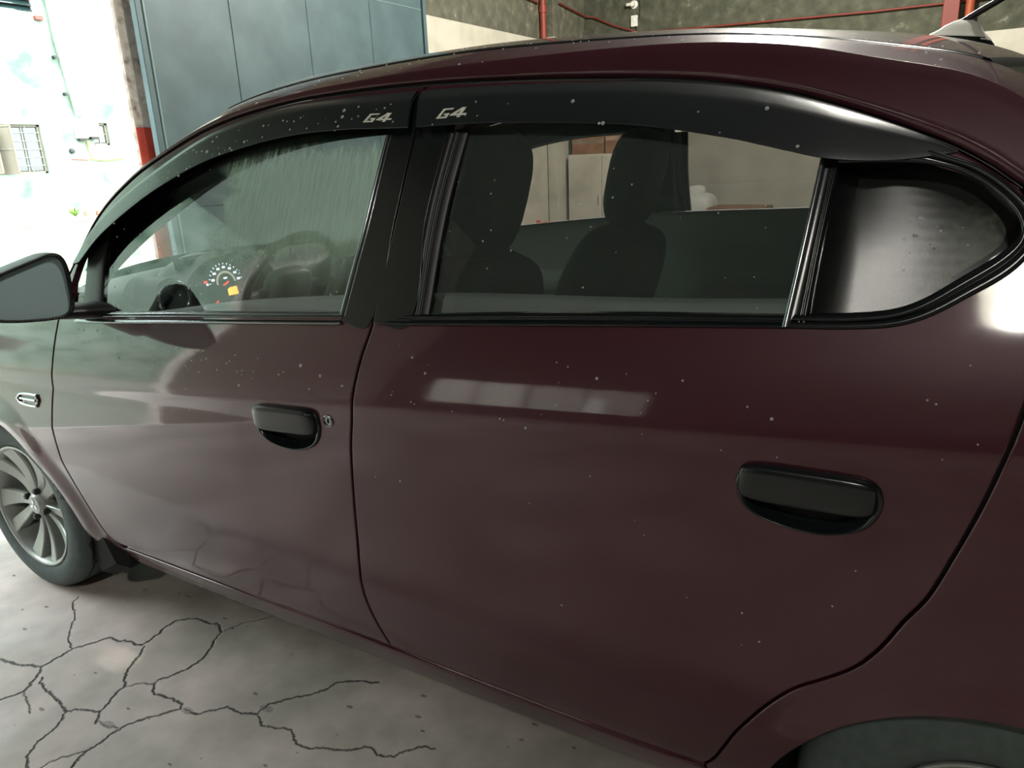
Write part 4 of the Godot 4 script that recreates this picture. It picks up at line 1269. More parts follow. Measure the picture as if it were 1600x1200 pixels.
const WX := -2.30                                          # face of the front wall
const FZ := -7.90                                          # face of the far wall
func build_room() -> void:
	var mb := MB.new()
	mb.grid(4, 4, func(u: float, w: float): return Vector3(lerpf(-2.47, 9.0, u), 0.0, lerpf(FZ, 5.2, w)), 1.0, Vector3(2, -5, 0))
	for i in mb.v.size(): mb.uv[i] = Vector2((mb.v[i].x + 1.0) / 3.0, (mb.v[i].z - 0.3) / 3.0)
	span(mb, Vector3(-2.47, -0.2, FZ), Vector3(9.0, -0.005, 5.2))
	structure("floor", mb, floor_material())
	mb = span(MB.new(), Vector3(-2.5, 4.6, FZ - 0.2), Vector3(9.2, 4.8, 5.4))
	structure("ceiling", mb, M.ceiling)
	structure("added_upper_wall", span(MB.new(), Vector3(-2.5, 4.8, FZ - 0.2), Vector3(9.2, 9.5, 5.4)), M.plaster)  # unseen upper storey, added to keep sky light off the yard and house
	# front wall, with the gateway in it
	mb = span(MB.new(), Vector3(WX - 0.17, 0, FZ), Vector3(WX, 4.6, -1.45))
	var wf := structure("wall_front", mb, M.mould)
	structure("painted_band", span(MB.new(), Vector3(WX - 0.02, 0, -7.05), Vector3(WX + 0.008, 2.61, -1.62)), M.cream, wf)
	structure("jamb", span(MB.new(), Vector3(WX - 0.18, 0, -1.62), Vector3(WX + 0.012, 4.6, -1.332), 0.012), M.plaster, wf)
	structure("red_dado", span(MB.new(), Vector3(WX, 0.0, -1.62), Vector3(WX + 0.016, 1.55, -1.345), 0.002), M.red_paint, wf)
	structure("corner_column", span(MB.new(), Vector3(WX, 0.0, FZ), Vector3(WX + 0.14, 4.6, -7.02), 0.01), M.mould, wf)
	structure("column_paint", span(MB.new(), Vector3(WX + 0.02, 0.0, FZ + 0.1), Vector3(WX + 0.147, 2.64, -7.015), 0.004), M.cream, wf)
	mb = span(MB.new(), Vector3(WX - 0.17, 2.75, -1.45), Vector3(WX, 4.6, 2.8))
	structure("lintel", mb, M.mould, wf)
	structure("jamb", span(MB.new(), Vector3(WX - 0.17, 0, 2.8), Vector3(WX, 4.6, 5.2)), M.plaster, wf)
	mb = span(MB.new(), Vector3(WX - 0.2, 0, FZ - 0.2), Vector3(9.2, 4.6, FZ))
	var wb := structure("wall_far", mb, M.mould_far)
	structure("painted_band", span(MB.new(), Vector3(WX + 0.1, 0, FZ - 0.02), Vector3(9.0, 2.30, FZ + 0.008)), M.cream, wb)
	structure("wall_rear", span(MB.new(), Vector3(9.0, 0, FZ), Vector3(9.2, 4.6, 5.2)), M.mould)
	mb = span(MB.new(), Vector3(WX - 0.2, 0, 5.2), Vector3(9.2, 1.22, 5.4))
	span(mb, Vector3(WX - 0.2, 1.95, 5.2), Vector3(9.2, 4.6, 5.4))
	span(mb, Vector3(WX - 0.2, 1.22, 5.2), Vector3(-1.8, 1.95, 5.4))
	span(mb, Vector3(0.6, 1.22, 5.2), Vector3(9.2, 1.95, 5.4))
	structure("wall_near", mb, M.mould_dark)
	var wn := Node3D.new()
	wn.name = "window_20"
	wn.position = Vector3(-0.6, 1.585, 5.3)
	wn.rotation.y = PI / 2
	wn.set_meta("kind", "structure")
	add_child(wn)
	window_unit(wn, 2.4, 0.73, 4, 1, false)
	structure("wall_lane", span(MB.new(), Vector3(-2.5, 0, 8.4), Vector3(9.2, 3.2, 8.6)), M.plaster)
	structure("ground_lane", span(MB.new(), Vector3(-2.5, -0.2, 5.4), Vector3(9.2, -0.02, 8.6)), M.yard)
	# pipes and wires on the walls
	mb = MB.new()
	mb.tube([Vector3(WX + 0.05, 4.6, -6.92), Vector3(WX + 0.05, 2.50, -6.92)], 0.038, 12)
	mb.tube([Vector3(WX + 0.05, 2.98, -6.92), Vector3(WX + 0.05, 2.90, -6.92)], 0.048, 12)
	tag(put("water_pipe", mb, M.red_pipe), "red vertical water pipe running down the mould-stained front wall right of the gate", "pipe")
	mb = MB.new()
	mb.tube([Vector3(WX + 0.17, 3.02, -7.13), Vector3(WX + 0.17, 2.985, -7.5), Vector3(WX + 0.17, 2.96, -7.84), Vector3(-2.0, 2.93, FZ + 0.03), Vector3(-1.72, 2.80, FZ + 0.03), Vector3(-1.39, 2.69, FZ + 0.03), Vector3(-0.6, 2.66, FZ + 0.03), Vector3(1.3, 2.61, FZ + 0.03), Vector3(3.4, 2.60, FZ + 0.03)], 0.011, 8)
	tag(put("conduit", mb, M.rust), "thin red conduit bending round the corner column and along the far wall", "conduit")
	mb = MB.new()
	mb.tube([Vector3(WX + 0.04, 3.3, -4.5), Vector3(WX + 0.03, 3.06, -6.0), Vector3(WX + 0.03, 3.0, -6.85)], 0.010, 6)
	tag(put("wall_cable", mb, M.rust), "rust-coloured cable sagging across the mouldy front wall to the red pipe", "cable")
	var sw := base("light_switch", Vector3(-1.46, 2.83, FZ), "small white switch box on the far wall, lower of the two white fittings", "switch")
	mb = MB.new()
	mb.box(Vector3(0, 0, 0.02), Vector3(0.085, 0.13, 0.04), 0.006)
	put("switch_box", mb, M.white, sw)
	mb = MB.new()
	mb.box(Vector3(0, 0.01, 0.043), Vector3(0.025, 0.04, 0.012), 0.003)
	put("switch_rocker", mb, M.white, sw)
	mb = MB.new()
	mb.tube([Vector3(0.02, -0.06, 0.012), Vector3(0.025, -0.09, 0.012), Vector3(0.03, -0.10, 0.012)], 0.006, 6)
	mb.tube([Vector3(0.05, 0.30, 0.012), Vector3(0.075, 0.15, 0.012), Vector3(0.06, 0.03, 0.012), Vector3(0.03, 0.0, 0.012)], 0.006, 6)
	put("switch_wire", mb, M.wire, sw)
	var lh := base("lamp_holder", Vector3(-1.47, 3.02, FZ), "small white lamp holder on the far wall, upper of the two white fittings", "fitting")
	mb = MB.new()
	mb.lathe([Vector2(0.05, 0.0), Vector2(0.048, 0.02), Vector2(0.03, 0.03), Vector2(0.028, 0.075), Vector2(0.0, 0.08)], Transform3D(Basis(Vector3(1, 0, 0), PI / 2), Vector3(0, 0, 0)), 16)
	put("holder_body", mb, M.white, lh)
	mb = MB.new()
	mb.box(Vector3(-0.04, 0.0, 0.06), Vector3(0.09, 0.035, 0.035), 0.008)
	put("holder_arm", mb, M.white, lh)
	mb = MB.new()
	span(mb, Vector3(1.97, 0, FZ + 0.06), Vector3(2.12, 4.6, FZ + 0.20), 0.006)
	tag(put("steel_post", mb, M.rust), "rust-red steel post against the far wall behind the car's aerial", "post")
	mb = MB.new()
	mb.tube([Vector3(2.21, 0, FZ + 0.11), Vector3(2.21, 4.6, FZ + 0.11)], 0.042, 12)
	tag(put("standing_pipe", mb, mat(Color(0.55, 0.25, 0.13), 0.6)), "orange-brown pipe standing beside the rust-red post on the far wall", "pipe")

func floor_material() -> StandardMaterial3D:
	var n := 2048
	var base_noise := noise(0.0026, 6, FastNoiseLite.TYPE_SIMPLEX_SMOOTH, 5).get_seamless_image(n, n)
	var fine := noise(0.03, 4, FastNoiseLite.TYPE_SIMPLEX_SMOOTH, 9).get_seamless_image(n / 2, n / 2)
	fine.resize(n, n, Image.INTERPOLATE_BILINEAR)
	var a := base_noise.get_data()
	var f := fine.get_data()
	var im := PackedByteArray()
	im.resize(n * n * 3)
	var hm := PackedByteArray()
	hm.resize(n * n)
	for i in n * n:
		var k := a[i] / 255.0
		var t := 0.65 + (k - 0.5) * 0.24 + (f[i] / 255.0 - 0.5) * 0.07
		im[i * 3] = int(clampf(t * 1.035 * 255.0, 0, 255))
		im[i * 3 + 1] = int(clampf((t * 0.98 + (0.5 - k) * 0.03) * 255.0, 0, 255))
		im[i * 3 + 2] = int(clampf(t * 0.93 * 255.0, 0, 255))
		hm[i] = int(clampf(200.0 + (f[i] - 128) * 0.12, 0, 255))
	var rng := RandomNumberGenerator.new()
	rng.seed = 3
	for c in CRACKS:
		var pts := V(c.slice(1))
		var width: float = c[0] * 1.05
		for i in pts.size() - 1:
			var p: Vector2 = pts[i]
			var q: Vector2 = pts[i + 1]
			var steps := maxi(2, int(p.distance_to(q) * n / 3.0))
			var side_step := (q - p).orthogonal().normalized()
			var wob := 0.0
			for s in steps + 1:
				wob = wob * 0.86 + rng.randf_range(-1.0, 1.0) * 0.0019
				var t := float(s) / steps
				var m := p.lerp(q, t) + side_step * wob * sin(t * PI)
				var w := width * (0.55 + 0.75 * rng.randf() + 0.5 * sin(s * 0.05))
				var cx := int((m.x + 1.0) / 3.0 * n)
				var cy := int((m.y - 0.3) / 3.0 * n)
				var r := w * 0.5 * n / 3.0
				var ri := int(ceil(r + 1.5))
				for dy in range(-ri, ri + 1):
					for dx in range(-ri, ri + 1):
						var d := sqrt(float(dx * dx + dy * dy))
						var cover := clampf(r + 0.6 - d, 0.0, 1.0)
						if cover <= 0.0: continue
						var at := posmod(cy + dy, n) * n + posmod(cx + dx, n)
						var k := 1.0 - 0.28 * cover
						if im[at * 3] > 40:
							for e in 3: im[at * 3 + e] = int(maxf(34.0, im[at * 3 + e] * k))
						hm[at] = int(minf(hm[at], lerpf(200.0, 20.0, cover)))
	for i in 420:                                          # pits and specks
		var cx := rng.randi_range(0, n - 1)
		var cy := rng.randi_range(0, n - 1)
		var r := rng.randi_range(1, 3) if i < 380 else rng.randi_range(4, 9)
		for dy in range(-r, r + 1):
			for dx in range(-r * 2, r * 2 + 1):
				if dx * dx / 4.0 + dy * dy <= r * r and rng.randf() < 0.85:
					var at := posmod(cy + dy, n) * n + posmod(cx + dx, n)
					for e in 3: im[at * 3 + e] = int(im[at * 3 + e] * (0.62 if r < 4 else 0.8))
					hm[at] = 150
	var m := mat(Color(1, 1, 1), 0.62)
	m.albedo_texture = ImageTexture.create_from_image(Image.create_from_data(n, n, false, Image.FORMAT_RGB8, im))
	m.heightmap_enabled = true
	m.heightmap_texture = ImageTexture.create_from_image(Image.create_from_data(n, n, false, Image.FORMAT_L8, hm))
	m.heightmap_scale = 0.5
	m.roughness_texture = noise_tex(noise(0.008, 4), 512, [[0.2, Color(0.45, 0.45, 0.45)], [0.8, Color(0.8, 0.8, 0.8)]])
	m.roughness = 1.0
	return m

const CRACKS := [
	[0.0042, 0.265, 1.060, 0.329, 1.051, 0.408, 1.022, 0.406, 0.936, 0.434, 0.889, 0.451, 0.853, 0.492, 0.852, 0.522, 0.836, 0.569, 0.831, 0.570, 0.804, 0.554, 0.752, 0.554, 0.709, 0.578, 0.683, 0.605, 0.672, 0.656, 0.671, 0.677, 0.660, 0.705, 0.673, 0.724, 0.684],
	[0.0025, 0.406, 0.936, 0.360, 0.921, 0.314, 0.891, 0.249, 0.838, 0.172, 0.802, 0.155, 0.772],
	[0.0042, 0.408, 1.022, 0.440, 1.052, 0.468, 1.099, 0.462, 1.118, 0.447, 1.148],
	[0.0034, 0.453, 1.045, 0.498, 1.066, 0.550, 1.071, 0.606, 1.079, 0.646, 1.088, 0.660, 1.071, 0.691, 1.059, 0.722, 1.048, 0.752, 1.076],
	[0.0038, 0.581, 0.831, 0.603, 0.858, 0.633, 0.915, 0.663, 0.945, 0.690, 0.959, 0.701, 1.002, 0.720, 1.034, 0.722, 1.048],
	[0.0034, 0.646, 1.088, 0.666, 1.112, 0.682, 1.143, 0.686, 1.178, 0.712, 1.217, 0.751, 1.235, 0.771, 1.244],
	[0.0038, 0.724, 0.684, 0.729, 0.701, 0.755, 0.740, 0.778, 0.791, 0.777, 0.839, 0.764, 0.869, 0.746, 0.901, 0.751, 0.916, 0.773, 0.937, 0.826, 0.935, 0.885, 0.930, 0.896, 0.945, 0.867, 0.985, 0.837, 1.021, 0.824, 1.052, 0.822, 1.077, 0.826, 1.111, 0.822, 1.140, 0.840, 1.186, 0.855, 1.223],
	[0.0025, 0.724, 0.684, 0.732, 0.659, 0.747, 0.616, 0.787, 0.574, 0.808, 0.534],
	[0.0025, 0.694, 0.962, 0.711, 0.937, 0.751, 0.916],
	[0.0034, 0.904, 0.940, 0.949, 0.937, 0.971, 0.910, 0.994, 0.882, 1.032, 0.882, 1.082, 0.865, 1.079, 0.827, 1.111, 0.789, 1.147, 0.754, 1.171, 0.715, 1.177, 0.684, 1.221, 0.655, 1.272, 0.634],
	[0.0030, 1.088, 0.867, 1.124, 0.887, 1.161, 0.876, 1.197, 0.862, 1.241, 0.888, 1.279, 0.885, 1.303, 0.868, 1.345, 0.854, 1.379, 0.831, 1.403, 0.814, 1.446, 0.821, 1.467, 0.810, 1.486, 0.778, 1.510, 0.752, 1.535, 0.747],
	[0.0021, 0.749, 1.068, 0.780, 1.071, 0.815, 1.060],
	[0.0025, 0.765, 1.248, 0.778, 1.215, 0.785, 1.190, 0.802, 1.164, 0.822, 1.140],
	[0.0021, 0.468, 1.099, 0.523, 1.118, 0.568, 1.135],
]

func build_gate() -> void:
	var x0 := -2.20
	var g := base("sliding_gate", Vector3(-2.17, 0, -2.90), "large dark teal sheet-steel sliding gate standing open in front of the far front wall", "gate")
	var z0 := 1.51                                          # its leading edge, measured from the middle
	var z1 := -1.51
	var mb := MB.new()
	span(mb, Vector3(-0.025, 0.06, z0 - 0.045), Vector3(0.028, 3.5, z0), 0.004)
	span(mb, Vector3(-0.025, 0.06, z1), Vector3(0.028, 3.5, z1 + 0.045), 0.004)
	span(mb, Vector3(-0.025, 3.45, z1), Vector3(0.028, 3.5, z0), 0.004)
	span(mb, Vector3(-0.025, 0.06, z1), Vector3(0.028, 0.13, z0), 0.004)
	put("gate_frame", mb, M.steel_teal, g)
	mb = MB.new()
	span(mb, Vector3(0.012, 0.12, z0 - 0.064), Vector3(0.034, 3.46, z0 - 0.047), 0.004)
	put("edge_strip", mb, M.steel_light, g)
	var edges := [z0 - 0.066, 0.766, 0.02, -0.73, z1 + 0.046]
	for k in 4:
		for r in [[0.13, 1.02], [1.023, 2.60], [2.603, 3.45]]:
			mb = MB.new()
			span(mb, Vector3(-0.004, r[0], edges[k + 1] + 0.0015), Vector3(0.004 + 0.001 * (k % 2), r[1], edges[k] - 0.0015), 0.0015)
			put("steel_sheet", mb, M.steel_teal, g)
	for k in [1, 2, 3]:
		mb = MB.new()
		span(mb, Vector3(0.003, 0.13, edges[k] - 0.004), Vector3(0.0095, 3.45, edges[k] + 0.003), 0.002)
		put("weld_seam", mb, M.steel_teal, g)
	mb = MB.new()
	span(mb, Vector3(0.003, 2.598, z1 + 0.05), Vector3(0.010, 2.608, edges[3]), 0.002)
	put("weld_seam", mb, M.steel_light, g)
	for z in [1.1, -1.1]:
		mb = MB.new()
		mb.lathe([Vector2(0.0, -0.015), Vector2(0.06, -0.015), Vector2(0.055, 0.0), Vector2(0.06, 0.015), Vector2(0.0, 0.015)], Transform3D(Basis(Vector3(0, 0, 1), PI / 2), Vector3(0, 0.06, z)), 20)
		put("gate_wheel", mb, M.rust, g)

func window_unit(parent: Node, w: float, h: float, cols: int, rows: int, bars: bool) -> void:
	var gm: Material = M.pane if parent.position.x < -5.0 else M.clear
	# built round its own middle, looking along +x
	var mb := MB.new()
	var t := 0.045
	span(mb, Vector3(-0.03, -h / 2, -w / 2), Vector3(0.03, -h / 2 + t, w / 2))
	span(mb, Vector3(-0.03, h / 2 - t, -w / 2), Vector3(0.03, h / 2, w / 2))
	span(mb, Vector3(-0.03, -h / 2, -w / 2), Vector3(0.03, h / 2, -w / 2 + t))
	span(mb, Vector3(-0.03, -h / 2, w / 2 - t), Vector3(0.03, h / 2, w / 2))
	put("window_frame", mb, M.wood, parent)
	for i in cols:
		for j in rows:
			mb = MB.new()
			var cw := (w - 2 * t) / cols
			var ch := (h - 2 * t) / rows
			span(mb, Vector3(-0.006, -h / 2 + t + j * ch + 0.012, -w / 2 + t + i * cw + 0.012), Vector3(0.0, -h / 2 + t + (j + 1) * ch - 0.012, -w / 2 + t + (i + 1) * cw - 0.012), 0.001)
			put("pane", mb, gm, parent)
	mb = MB.new()
	for i in range(1, cols):
		var z: float = -w / 2 + t + i * (w - 2 * t) / cols
		span(mb, Vector3(-0.015, -h / 2 + t, z - 0.014), Vector3(0.015, h / 2 - t, z + 0.014), 0.002)
	for j in range(1, rows):
		var y: float = -h / 2 + t + j * (h - 2 * t) / rows
		span(mb, Vector3(-0.015, y - 0.014, -w / 2 + t), Vector3(0.015, y + 0.014, w / 2 - t), 0.002)
	if mb.v.size(): put("glazing_bar", mb, M.wood, parent)
	if bars:
		mb = MB.new()
		for j in range(1, 6):
			var y: float = -h / 2 + h * j / 6.0
			mb.tube([Vector3(0.045, y, -w / 2 + 0.03), Vector3(0.045, y, w / 2 - 0.03)], 0.007, 6)
		for z in [-w * 0.28, w * 0.28]: mb.tube([Vector3(0.045, -h / 2 + 0.03, z), Vector3(0.045, h / 2 - 0.03, z)], 0.007, 6)
		for s in [-1, 1]: mb.tube([Vector3(0.045, -0.13, -s * 0.15), Vector3(0.045, 0.13, s * 0.15)], 0.006, 6)
		put("window_grille", mb, M.steel_light, parent)

const FX := -14.0
func build_outside() -> void:
	# yard, rising towards the house
	var mb := MB.new()
	mb.grid(12, 12, func(u: float, w: float):
		var x := lerpf(-13.4, -2.47, u)
		return Vector3(x, 0.36 * smoothstep(-3.0, -13.0, x), lerpf(-26.0, 22.0, w)), 1.0, Vector3(-8, -30, 0))
	structure("yard", mb, M.yard)
	mb = span(MB.new(), Vector3(-13.62, 0.1, -26), Vector3(-13.38, 0.40, 22), 0.03)
	structure("kerb", mb, M.kerb)
	mb = span(MB.new(), Vector3(-14.0, 0.1, -26), Vector3(-13.6, 0.405, 22), 0.01)
	structure("planting_strip", mb, M.kerb)
	# the house across the yard; its windows are cut through the wall
	var wins := [[-6.42, 1.77, 1.30, 0.95], [-8.335, 2.06, 0.37, 0.46], [-6.4, 4.85, 2.2, 1.10], [-3.2, 1.77, 1.30, 0.95], [1.5, 1.77, 1.3, 0.95], [5.0, 1.77, 1.3, 0.95], [1.5, 4.9, 2.2, 1.15]]
	var c := CSGCombiner3D.new()
	c.name = "wall_house"
	c.set_meta("kind", "structure")
	var body := CSGBox3D.new()
	body.name = "wall_body"
	body.size = Vector3(0.3, 8.0, 48.0)
	body.position = Vector3(FX - 0.15, 4.2, -2.0)
	body.material = M.mint
	c.add_child(body, true)
	for w in wins:
		var h := CSGBox3D.new()
		h.name = "window_opening"
		h.operation = CSGShape3D.OPERATION_SUBTRACTION
		h.size = Vector3(0.8, w[3], w[2])
		h.position = Vector3(FX - 0.1, w[1], w[0])
		h.material = M.mint
		c.add_child(h, true)
	add_child(c, true)
	mb = span(MB.new(), Vector3(FX - 3.0, 0.2, -26), Vector3(FX - 2.9, 8.2, 22))
	structure("wall_house_back", mb, M.ceiling)
	mb = span(MB.new(), Vector3(FX - 3.0, 8.2, -26), Vector3(FX + 0.35, 8.4, 22))
	structure("house_roof", mb, M.ceiling)
	for i in wins.size():
		var w = wins[i]
		var o := Node3D.new()
		o.name = "window_%d" % (i + 1)
		o.position = Vector3(FX - 0.08, w[1], w[0])
		o.set_meta("kind", "structure")
		add_child(o)
		if w[1] > 4.0: jalousie(o, w[2], w[3])
		else: window_unit(o, w[2], w[3], 4 if w[2] > 1.0 else 2, 2, w[2] > 1.0)
		if w[2] > 1.0 and w[1] < 4.0:                      # two casements swung out
			for s in [0.0, 0.30]:
				mb = MB.new()
				var b := Basis(Vector3.UP, -0.85)
				var cc := Vector3(0.16, 0.0, 0.10 + s + 0.02)
				for e in [[Vector3(0, -0.44, 0), Vector3(0.03, 0.04, 0.30)], [Vector3(0, 0.44, 0), Vector3(0.03, 0.04, 0.30)], [Vector3(0, 0.0, 0), Vector3(0.025, 0.03, 0.30)], [Vector3(0, 0, -0.14), Vector3(0.03, 0.9, 0.035)], [Vector3(0, 0, 0.14), Vector3(0.03, 0.9, 0.035)]]:
					mb.box(cc + b * e[0], e[1], 0.004, b)
				var cf := put("casement", mb, M.wood, o)
				for y in [-0.22, 0.22]:
					mb = MB.new()
					mb.box(cc + b * Vector3(0, y, 0), Vector3(0.005, 0.40, 0.25), 0.001, b)
					put("pane", mb, M.wood, cf)
	# services on the house wall
	mb = MB.new()
	mb.tube([Vector3(FX + 0.06, 8.1, -7.62), Vector3(FX + 0.06, 3.9, -7.72), Vector3(FX + 0.06, 2.46, -7.86), Vector3(FX + 0.12, 2.40, -7.87)], 0.045, 10)
	tag(put("drain_pipe", mb, M.mint), "pale green drain pipe running down the house wall across the yard", "pipe")
	for a in [[-7.86, 2.13, "left of the two pale meter boxes on the house wall across the yard"], [-8.12, 2.16, "right of the two pale meter boxes, beside the small barred window"]]:
		var mbx := base("meter_box", Vector3(FX, a[1], a[0]), a[2], "meter box", "meter boxes")
		mb = MB.new()
		mb.box(Vector3(0.09, 0, 0), Vector3(0.18, 0.32, 0.20), 0.015)
		put("box_body", mb, M.white, mbx)
		mb = MB.new()
		mb.box(Vector3(0.183, 0.03, 0), Vector3(0.012, 0.20, 0.15), 0.004)
		put("box_door", mb, M.white, mbx)
		mb = MB.new()
		mb.box(Vector3(0.07, -0.18, 0), Vector3(0.12, 0.05, 0.16), 0.006)
		put("box_base", mb, M.alloy_dark, mbx)
	mb = MB.new()
	mb.tube([Vector3(FX + 0.04, 1.92, -7.99), Vector3(FX + 0.04, 1.75, -7.99), Vector3(FX + 0.04, 1.55, -8.0), Vector3(FX + 0.04, 1.52, -8.3), Vector3(FX + 0.04, 1.58, -9.2)], 0.022, 8)
	tag(put("conduit", mb, M.pvc_yellow), "yellow plastic conduit below the meter boxes, running to the right along the house wall", "conduit")
	var tap := base("wall_tap", Vector3(FX, 1.72, -7.62), "small dark round fitting on the house wall left of the meter boxes", "fitting")
	mb = MB.new()
	mb.lathe([Vector2(0.0, 0.06), Vector2(0.05, 0.05), Vector2(0.055, 0.0)], Transform3D(Basis(Vector3(0, 0, 1), -PI / 2), Vector3.ZERO), 16)
	put("tap_flange", mb, M.wire, tap)
	mb = MB.new()
	mb.tube([Vector3(0.03, -0.17, 0.05), Vector3(0.05, -0.18, -0.1), Vector3(0.05, -0.19, -0.3)], 0.012, 6)
	put("tap_pipe", mb, M.rust, tap)
	for a in [[-7.63, 3.55], [-7.70, 2.85]]:
		mb = MB.new()
		mb.box(Vector3(FX + 0.05, a[1], a[0]), Vector3(0.10, 0.06, 0.06), 0.01)
		tag(put("pipe_bracket", mb, M.wire), "small dark bracket holding the drain pipe to the house wall, " + ("upper of the two" if a[1] > 3.0 else "lower of the two"), "bracket", "drain pipe brackets")
	for i in 2:
		mb = MB.new()
		mb.box(Vector3(-13.5, 0.45, -7.45 - 0.24 * i), Vector3(0.11, 0.10, 0.21), 0.01, Basis(Vector3.UP, 0.2 * i))
		tag(put("brick", mb, M.brick), "reddish brick lying on the kerb, " + ["nearer the weeds", "nearer the yellow-stained wall corner"][i], "brick", "bricks on the kerb")
	var weed := base("weed", Vector3(-13.7, 0.40, -7.25), "small yellow-green weed growing on the strip at the house wall", "weed")
	var rng := RandomNumberGenerator.new()
	rng.seed = 12
	for i in 14:
		mb = MB.new()
		var d := Vector3(rng.randf_range(-1, 1), 0, rng.randf_range(-1, 1)).normalized()
		var e := d.cross(Vector3.UP) * 0.022
		var h := rng.randf_range(0.08, 0.2)
		var p := [Vector3.ZERO, d * 0.05 + Vector3.UP * h * 0.7, d * 0.13 + Vector3.UP * h]
		mb._out([p[0], p[1] + e, p[2], p[1] - e], Vector3(0, -1, 0))
		put("leaf", mb, M.leaf, weed)
	# neighbour on the other side of the yard, seen only in the paint
	mb = span(MB.new(), Vector3(-14.0, 0, 11.0), Vector3(-2.6, 6.5, 11.3))
	structure("wall_neighbour", mb, M.plaster)

func jalousie(o: Node, w: float, h: float) -> void:
	var mb := MB.new()
	for z in [-w / 2 + 0.03, -w / 6, w / 6, w / 2 - 0.03]: span(mb, Vector3(-0.04, -h / 2, z - 0.035), Vector3(0.05, h / 2, z + 0.035))
	span(mb, Vector3(-0.04, -h / 2, -w / 2), Vector3(0.06, -h / 2 + 0.06, w / 2))
	span(mb, Vector3(-0.04, h / 2 - 0.06, -w / 2), Vector3(0.05, h / 2, w / 2))
	put("window_frame", mb, M.white, o)
	for k in 3:
		for j in 8:
			mb = MB.new()
			mb.box(Vector3(0, -h / 2 + 0.12 + j * (h - 0.2) / 8.0, (k - 1) * w / 3.0), Vector3(0.13, 0.008, w / 3.0 - 0.09), 0.002, Basis(Vector3(0, 0, 1), -0.95))
			put("slat", mb, M.pane, o)
	mb = span(MB.new(), Vector3(0.02, -h / 2 - 0.08, -w / 2 - 0.05), Vector3(0.16, -h / 2, -w / 2 + 0.10))
	put("window_bracket", mb, M.rust, o)

func build_clutter() -> void:
	# along the far side of the garage, seen through the car's windows
	var cab := base("storage_cabinet", Vector3(-1.62, 0, -7.45), "cream two-door steel cabinet in the far corner, seen between the headrests", "cabinet")
	var mb := MB.new()
	mb.box(Vector3(0, 0.64, 0), Vector3(0.95, 1.22, 0.45), 0.01)
	put("body", mb, M.cream, cab)
	for s in [-1, 1]:
		mb = MB.new()
		mb.box(Vector3(s * 0.236, 0.65, 0.23), Vector3(0.462, 1.16, 0.02), 0.004)
		var d := put("door", mb, M.cream, cab)
		mb = MB.new()
		mb.tube([Vector3(s * 0.04, 0.62, 0.255), Vector3(s * 0.04, 0.74, 0.255)], 0.007, 6)
		put("handle", mb, M.chrome, d)
	for a in [[Vector3(-1.84, 1.25, -7.45), Vector3(0.44, 0.30, 0.36), "plain brown carton, left of the two on top of the cream cabinet"], [Vector3(-1.40, 1.25, -7.46), Vector3(0.40, 0.36, 0.36), "brown carton with a printed mark, right of the two on top of the cream cabinet"]]:
		carton(a[0], a[1], a[2])
	# low things standing in front of it
	mb = MB.new()
	var cr := base("plastic_crate", Vector3(-1.95, 0, -6.6), "red plastic crate on the floor beyond the car, seen low between the headrests", "crate")
	for y in [0.05, 0.20, 0.36]:
		span(mb, Vector3(-0.24, y, -0.16), Vector3(0.24, y + 0.09, -0.145))
		span(mb, Vector3(-0.24, y, 0.145), Vector3(0.24, y + 0.09, 0.16))
		span(mb, Vector3(-0.24, y, -0.16), Vector3(-0.225, y + 0.09, 0.16))
		span(mb, Vector3(0.225, y, -0.16), Vector3(0.24, y + 0.09, 0.16))
	for sx in [-1, 1]:
		for sz in [-1, 1]: span(mb, Vector3(sx * 0.24, 0, sz * 0.16), Vector3(sx * 0.21, 0.45, sz * 0.13))
	put("crate_sides", mb, M.red_paint, cr)
	mb = span(MB.new(), Vector3(-0.23, 0.02, -0.15), Vector3(0.23, 0.04, 0.15))
	put("crate_floor", mb, M.red_paint, cr)
	for a in [[Vector3(-1.58, 0, -6.5), Color(0.16, 0.28, 0.55), "blue red-capped bottle standing on the floor right of the red crate"], [Vector3(-2.02, 0, -6.25), Color(0.78, 0.78, 0.72), "white red-capped bottle standing in front of the red crate"], [Vector3(-1.44, 0, -6.42), Color(0.62, 0.20, 0.14), "red bottle standing beside the blue one on the floor"]]:
		bottle(a[0], a[1], a[2])
	for a in [[Vector3(-1.06, 0, -6.7), Vector3(0.50, 0.45, 0.4), "low scuffed carton on the floor right of the red crate"], [Vector3(0.22, 0, -6.9), Vector3(0.62, 0.62, 0.5), "big low carton on the floor behind the far rear window"]]:
		carton(a[0], a[1], a[2])
	var sk := MB.new()
	sk.lump(Vector3(-0.38, 0.38, -7.2), Vector3(0.46, 0.76, 0.42), 0.5, 0.12)
	var sack := put("cement_sack", sk, M.white)
	tag(sack, "off-white full sack standing against the far wall behind the far rear window", "sack")
	var neck := MB.new()
	neck.lump(Vector3(-0.38, 0.78, -7.2), Vector3(0.22, 0.14, 0.16), 0.8)
	put("sack_neck", neck, M.white, sack)
	var drum := base("drum", Vector3(-0.86, 0, -7.5), "dark blue drum standing beside the off-white sack", "drum")
	mb = MB.new()
	mb.lathe([Vector2(0.0, 0.0), Vector2(0.20, 0.0), Vector2(0.205, 0.3), Vector2(0.215, 0.31), Vector2(0.205, 0.32), Vector2(0.205, 0.60), Vector2(0.215, 0.61), Vector2(0.205, 0.62), Vector2(0.20, 0.90), Vector2(0.19, 0.90), Vector2(0.0, 0.89)], Transform3D(), 28)
	put("drum_body", mb, mat(Color(0.16, 0.22, 0.42), 0.5), drum)
	mb = MB.new()
	mb.lathe([Vector2(0.03, 0.89), Vector2(0.03, 0.915), Vector2(0.0, 0.915)], Transform3D(Basis(), Vector3(0.09, 0, 0)), 12)
	put("drum_cap", mb, M.white, drum)

